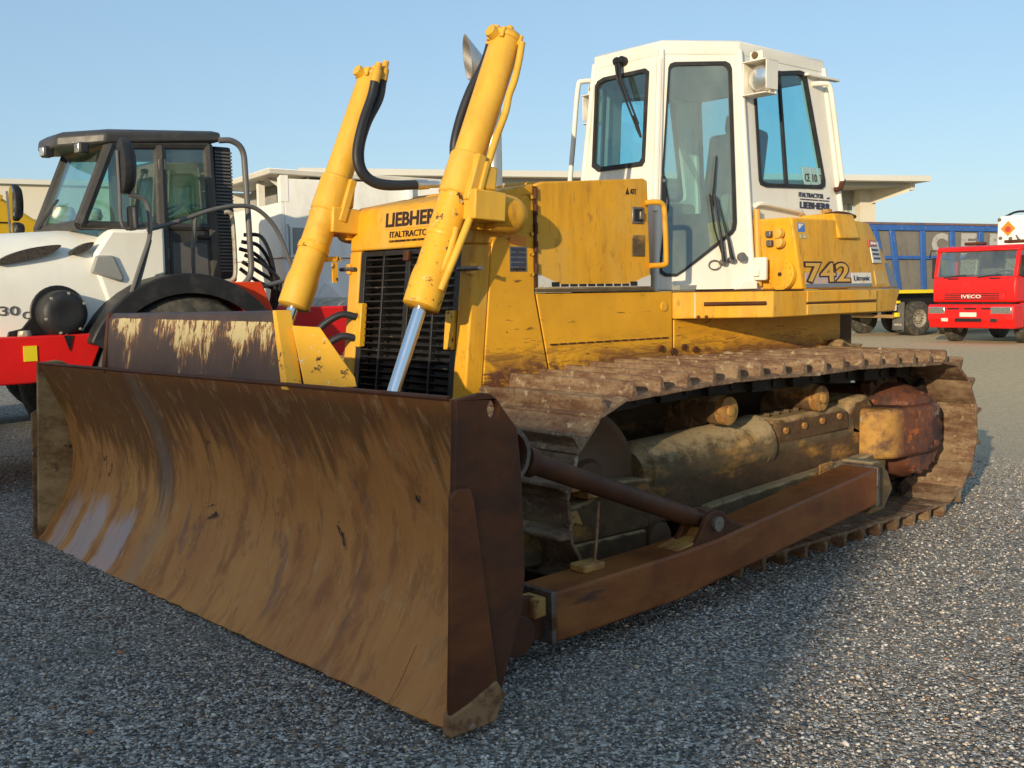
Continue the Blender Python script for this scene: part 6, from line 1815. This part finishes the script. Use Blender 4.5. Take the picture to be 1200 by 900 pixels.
# ================================================================== red truck
def red_truck():
    o = thing('truck', 'red truck facing the camera with wide windscreen and white tank behind its cab', 'truck', (26.5, 8.2, 0))
    xf = 25.2
    y0, y1 = 7.05, 9.25                       # near (right in the photo) and far side
    zb, zw0, zw1, zr = 1.07, 1.75, 2.40, 2.53
    b = MB().prism([(xf, zb), (xf - 0.02, 1.45), (xf + 0.02, zw0 - 0.02), (xf + 2.0, zw0 - 0.02), (xf + 2.0, zb)], 'y', y0, y1)
    CB2 = b.build('cab', 'red', o, 0.05)
    # pillars, roof, panes
    for y in (y0 + 0.05, y1 - 0.05):
        MB().hexa([(xf + 0.03, y - 0.05, zw0 - 0.03), (xf + 0.13, y - 0.05, zw0 - 0.03), (xf + 0.13, y + 0.05, zw0 - 0.03), (xf + 0.03, y + 0.05, zw0 - 0.03),
                   (xf + 0.20, y - 0.05, zw1), (xf + 0.30, y - 0.05, zw1), (xf + 0.30, y + 0.05, zw1), (xf + 0.20, y + 0.05, zw1)]).build('pillar', 'red', CB2, 0.01)
        MB().bx(xf + 1.15, xf + 1.30, y - 0.045, y + 0.045, zw0 - 0.03, zw1).build('pillar', 'red', CB2, 0.01)
    MB().bx(xf + 1.9, xf + 2.0, y0 + 0.01, y1 - 0.01, zw0 - 0.03, zw1).build('rear_wall', 'red', CB2, 0.01)
    RFT = MB().prism([(xf + 0.14, zw1 - 0.01), (xf + 0.20, zr - 0.03), (xf + 0.34, zr), (xf + 2.0, zr + 0.06), (xf + 2.0, zw1 - 0.01)], 'y', y0, y1).build('roof', 'red', CB2, 0.03)
    MB().panel([(xf + 0.05, y1 - 0.08, zw0 - 0.02), (xf + 0.05, y0 + 0.08, zw0 - 0.02), (xf + 0.22, y0 + 0.08, zw1), (xf + 0.22, y1 - 0.08, zw1)], FULL, [], 0.01).build('windscreen', 'glass_truck', CB2)
    MB().prism([(xf + 0.20, zw0 + 0.02), (xf + 1.14, zw0 + 0.02), (xf + 1.14, zw1 - 0.02), (xf + 0.32, zw1 - 0.02)], 'y', y0 + 0.02, y0 + 0.03).build('side_window', 'glass_truck', CB2)
    MB().prism([(xf + 0.20, zw0 + 0.02), (xf + 1.14, zw0 + 0.02), (xf + 1.14, zw1 - 0.02), (xf + 0.32, zw1 - 0.02)], 'y', y1 - 0.03, y1 - 0.02).build('side_window', 'glass_truck', CB2)
    for y in (y0 + 0.5, y1 - 0.5):
        SB = MB().box((xf + 1.0, y, 1.95), (0.14, 0.5, 0.62), Matrix.Rotation(R(8), 3, 'Y')).build('seat', 'rim', CB2, 0.05)
        MB().box((xf + 1.02, y, 2.28), (0.10, 0.25, 0.16)).build('headrest', 'rim', SB, 0.04)
    MB().lathe((xf + 0.42, y0 + 0.5, 1.80), V(-0.3, 0, 0.95), [(0.19, 0), (0.215, 0.015), (0.19, 0.03), (0.17, 0.015)], 24, True).build('steering_wheel', 'plastic', CB2)
    MB().bx(xf + 0.14, xf + 0.40, y0 + 0.12, y1 - 0.12, zw0 - 0.018, zw0 + 0.03).build('dash', 'plastic', CB2, 0.01)
    MB().bx(xf + 1.88, xf + 1.895, y0 + 0.1, y1 - 0.1, zw0, zw1).build('rear_lining', 'tipper_panel', CB2)
    for yy in (y0 + 0.55, y1 - 0.55):
        MB().bx(xf - 0.012, xf + 0.015, yy - 0.14, yy + 0.14, 1.665, 1.695).build('vent', 'black', CB2)
    GRI = MB().bx(xf - 0.028, xf - 0.001, y0 + 0.30, y1 - 0.22, 1.14, 1.30).build('grille', 'red', CB2, 0.015)
    b = MB()
    for z in (1.155, 1.20, 1.245, 1.29):
        b.bx(xf - 0.034, xf - 0.027, y0 + 0.42, y1 - 0.34, z - 0.011, z + 0.011)
    b.build('grille_slot', 'black', GRI)
    text('IVECO', 'decal_white', GRI, (xf - 0.034, 8.45, 1.175), (0, -1, 0), (0, 0, 1), 0.52, 0.09, 0.02)
    b = MB().tube([(xf - 0.01, y1 - 0.3, zw0 - 0.04), (xf + 0.0, y1 - 0.9, zw0 + 0.03)], [0.015, 0.01], 6)
    b.tube([(xf - 0.01, y0 + 1.0, zw0 - 0.04), (xf + 0.0, y0 + 0.4, zw0 + 0.03)], [0.015, 0.01], 6)
    b.build('wiper', 'plastic', CB2)
    # bumper
    MB().bx(xf + 0.02, xf + 1.9, y0 + 0.15, y1 - 0.15, 0.92, 1.068).build('gap', 'black', o)
    BP = MB().prism([(xf - 0.10, 0.55), (xf - 0.16, 0.62), (xf - 0.16, 0.99), (xf - 0.10, 1.02), (xf + 0.45, 1.02), (xf + 0.45, 0.40), (xf - 0.06, 0.40)], 'y', y0 - 0.02, y1 + 0.06).build('bumper', 'red', o, 0.04)
    for y in (y0 + 0.30, y1 - 0.20):
        w = 0.26 if y < 8 else 0.22
        HL = MB().bx(xf - 0.178, xf - 0.155, y - w, y + w, 0.78, 0.95).build('headlight', 'reflector', BP, 0.01)
        MB().bx(xf - 0.186, xf - 0.179, y - w + 0.01, y + w - 0.01, 0.79, 0.94).build('lens', 'glass_lamp', HL)
    MB().bx(xf - 0.172, xf - 0.159, 7.98, 8.42, 0.70, 0.81).build('number_plate', 'decal_white', BP)
    for y in (7.7, 8.15, 8.6):
        MB().bx(xf - 0.166, xf - 0.158, y - 0.16, y + 0.16, 0.885, 0.93).build('slot', 'black', BP)
    MB().bx(xf - 0.166, xf - 0.158, 7.85, 8.55, 0.575, 0.66).build('slot', 'black', BP)
    MB().bx(xf - 0.166, xf - 0.158, 7.45, 7.62, 0.575, 0.66).build('fog_light', 'plastic', BP)
    MB().bx(xf - 0.166, xf - 0.158, 8.74, 8.92, 0.575, 0.66).build('fog_light', 'decal_white', BP)
    for y in (7.2, 9.1):
        MB().bx(xf + 0.30, xf + 0.36, y - 0.10 * (1 if y < 8 else -1), y - 0.35 * (1 if y < 8 else -1), 1.70, 2.25).build('mirror', 'plastic', CB2, 0.02)
    MB().tube([(xf + 0.3, 9.2, 2.42), (xf + 0.2, 9.42, 2.44), (xf + 0.18, 9.45, 2.25)], 0.02, 8).build('mirror_stay', 'plastic', CB2)
    for x in (xf + 1.0, xf + 3.6):
        for y, sg in ((y0 + 0.16, -1), (y1 - 0.16, 1)):
            wheel(o, x, y, 0.50, 0.30, sg)
    MB().prism([(xf + 0.47, 0.45), (xf + 1.9, 0.5), (xf + 1.9, 1.06), (xf + 0.47, 1.06)], 'y', y0 + 0.36, y1 - 0.36).build('chassis', 'black', o)
    MB().prism([(xf + 0.46, 0.60), (xf + 0.52, 0.60), (xf + 0.60, 0.95), (xf + 0.95, 1.05), (xf + 0.46, 1.05)], 'y', y0 - 0.01, y0 + 0.3).build('step', 'red', o, 0.01)
    MB().bx(xf + 1.9, xf + 4.6, y0 + 0.5, y1 - 0.5, 0.7, 1.05).build('frame', 'black', o)
    # white tank body and its orange diamond
    TNO = MB().prism([(6.9, 1.06), (8.6, 1.06), (8.64, 2.6), (8.63, 3.30), (8.55, 3.38), (7.0, 3.38), (6.9, 3.25)], 'x', xf + 2.3, xf + 4.6).build('tank', 'hopper_white', o, 0.05)
    dx = xf + 2.29
    q_ = [(8.33, 2.82), (8.53, 3.03), (8.33, 3.24), (8.13, 3.03)]
    MB().prism(q_, 'x', dx, dx + 0.03).build('hazard_diamond', 'decal_orange', TNO)
    b = MB()
    b.lathe((dx + 0.005, 8.33, 3.01), (-1, 0, 0), [(0.0, 0), (0.09, 0.0), (0.08, 0.012), (0.0, 0.014)], 10)
    b.build('hazard_mark', 'decal_red', TNO)
    for y, z in ((8.56, 3.28), (8.52, 2.78), (8.25, 2.76)):
        MB().lathe((dx + 0.005, y, z), (-1, 0, 0), [(0.05, 0), (0.05, 0.03), (0.0, 0.035)], 10).build('valve', 'tube_grey', TNO)
    MB().tube([(xf + 2.5, 8.5, 3.37), (xf + 2.5, 8.2, 3.48), (xf + 2.5, 7.8, 3.46), (xf + 2.5, 7.5, 3.36)], 0.03, 8, 4).build('rail', 'black', TNO)
    for y, z in ((8.5, 2.60), (7.45, 2.62)):
        MB().box((xf + 0.8, y, z), (0.3, 0.5, 0.08)).build('roof_fitting', 'rust_dark', RFT, 0.03)
        MB().tube([(xf + 0.8, y - 0.1, z), (xf + 0.8, y, z + 0.16)], [0.04, 0.02], 8).build('horn', 'tube_grey', RFT)


red_truck()
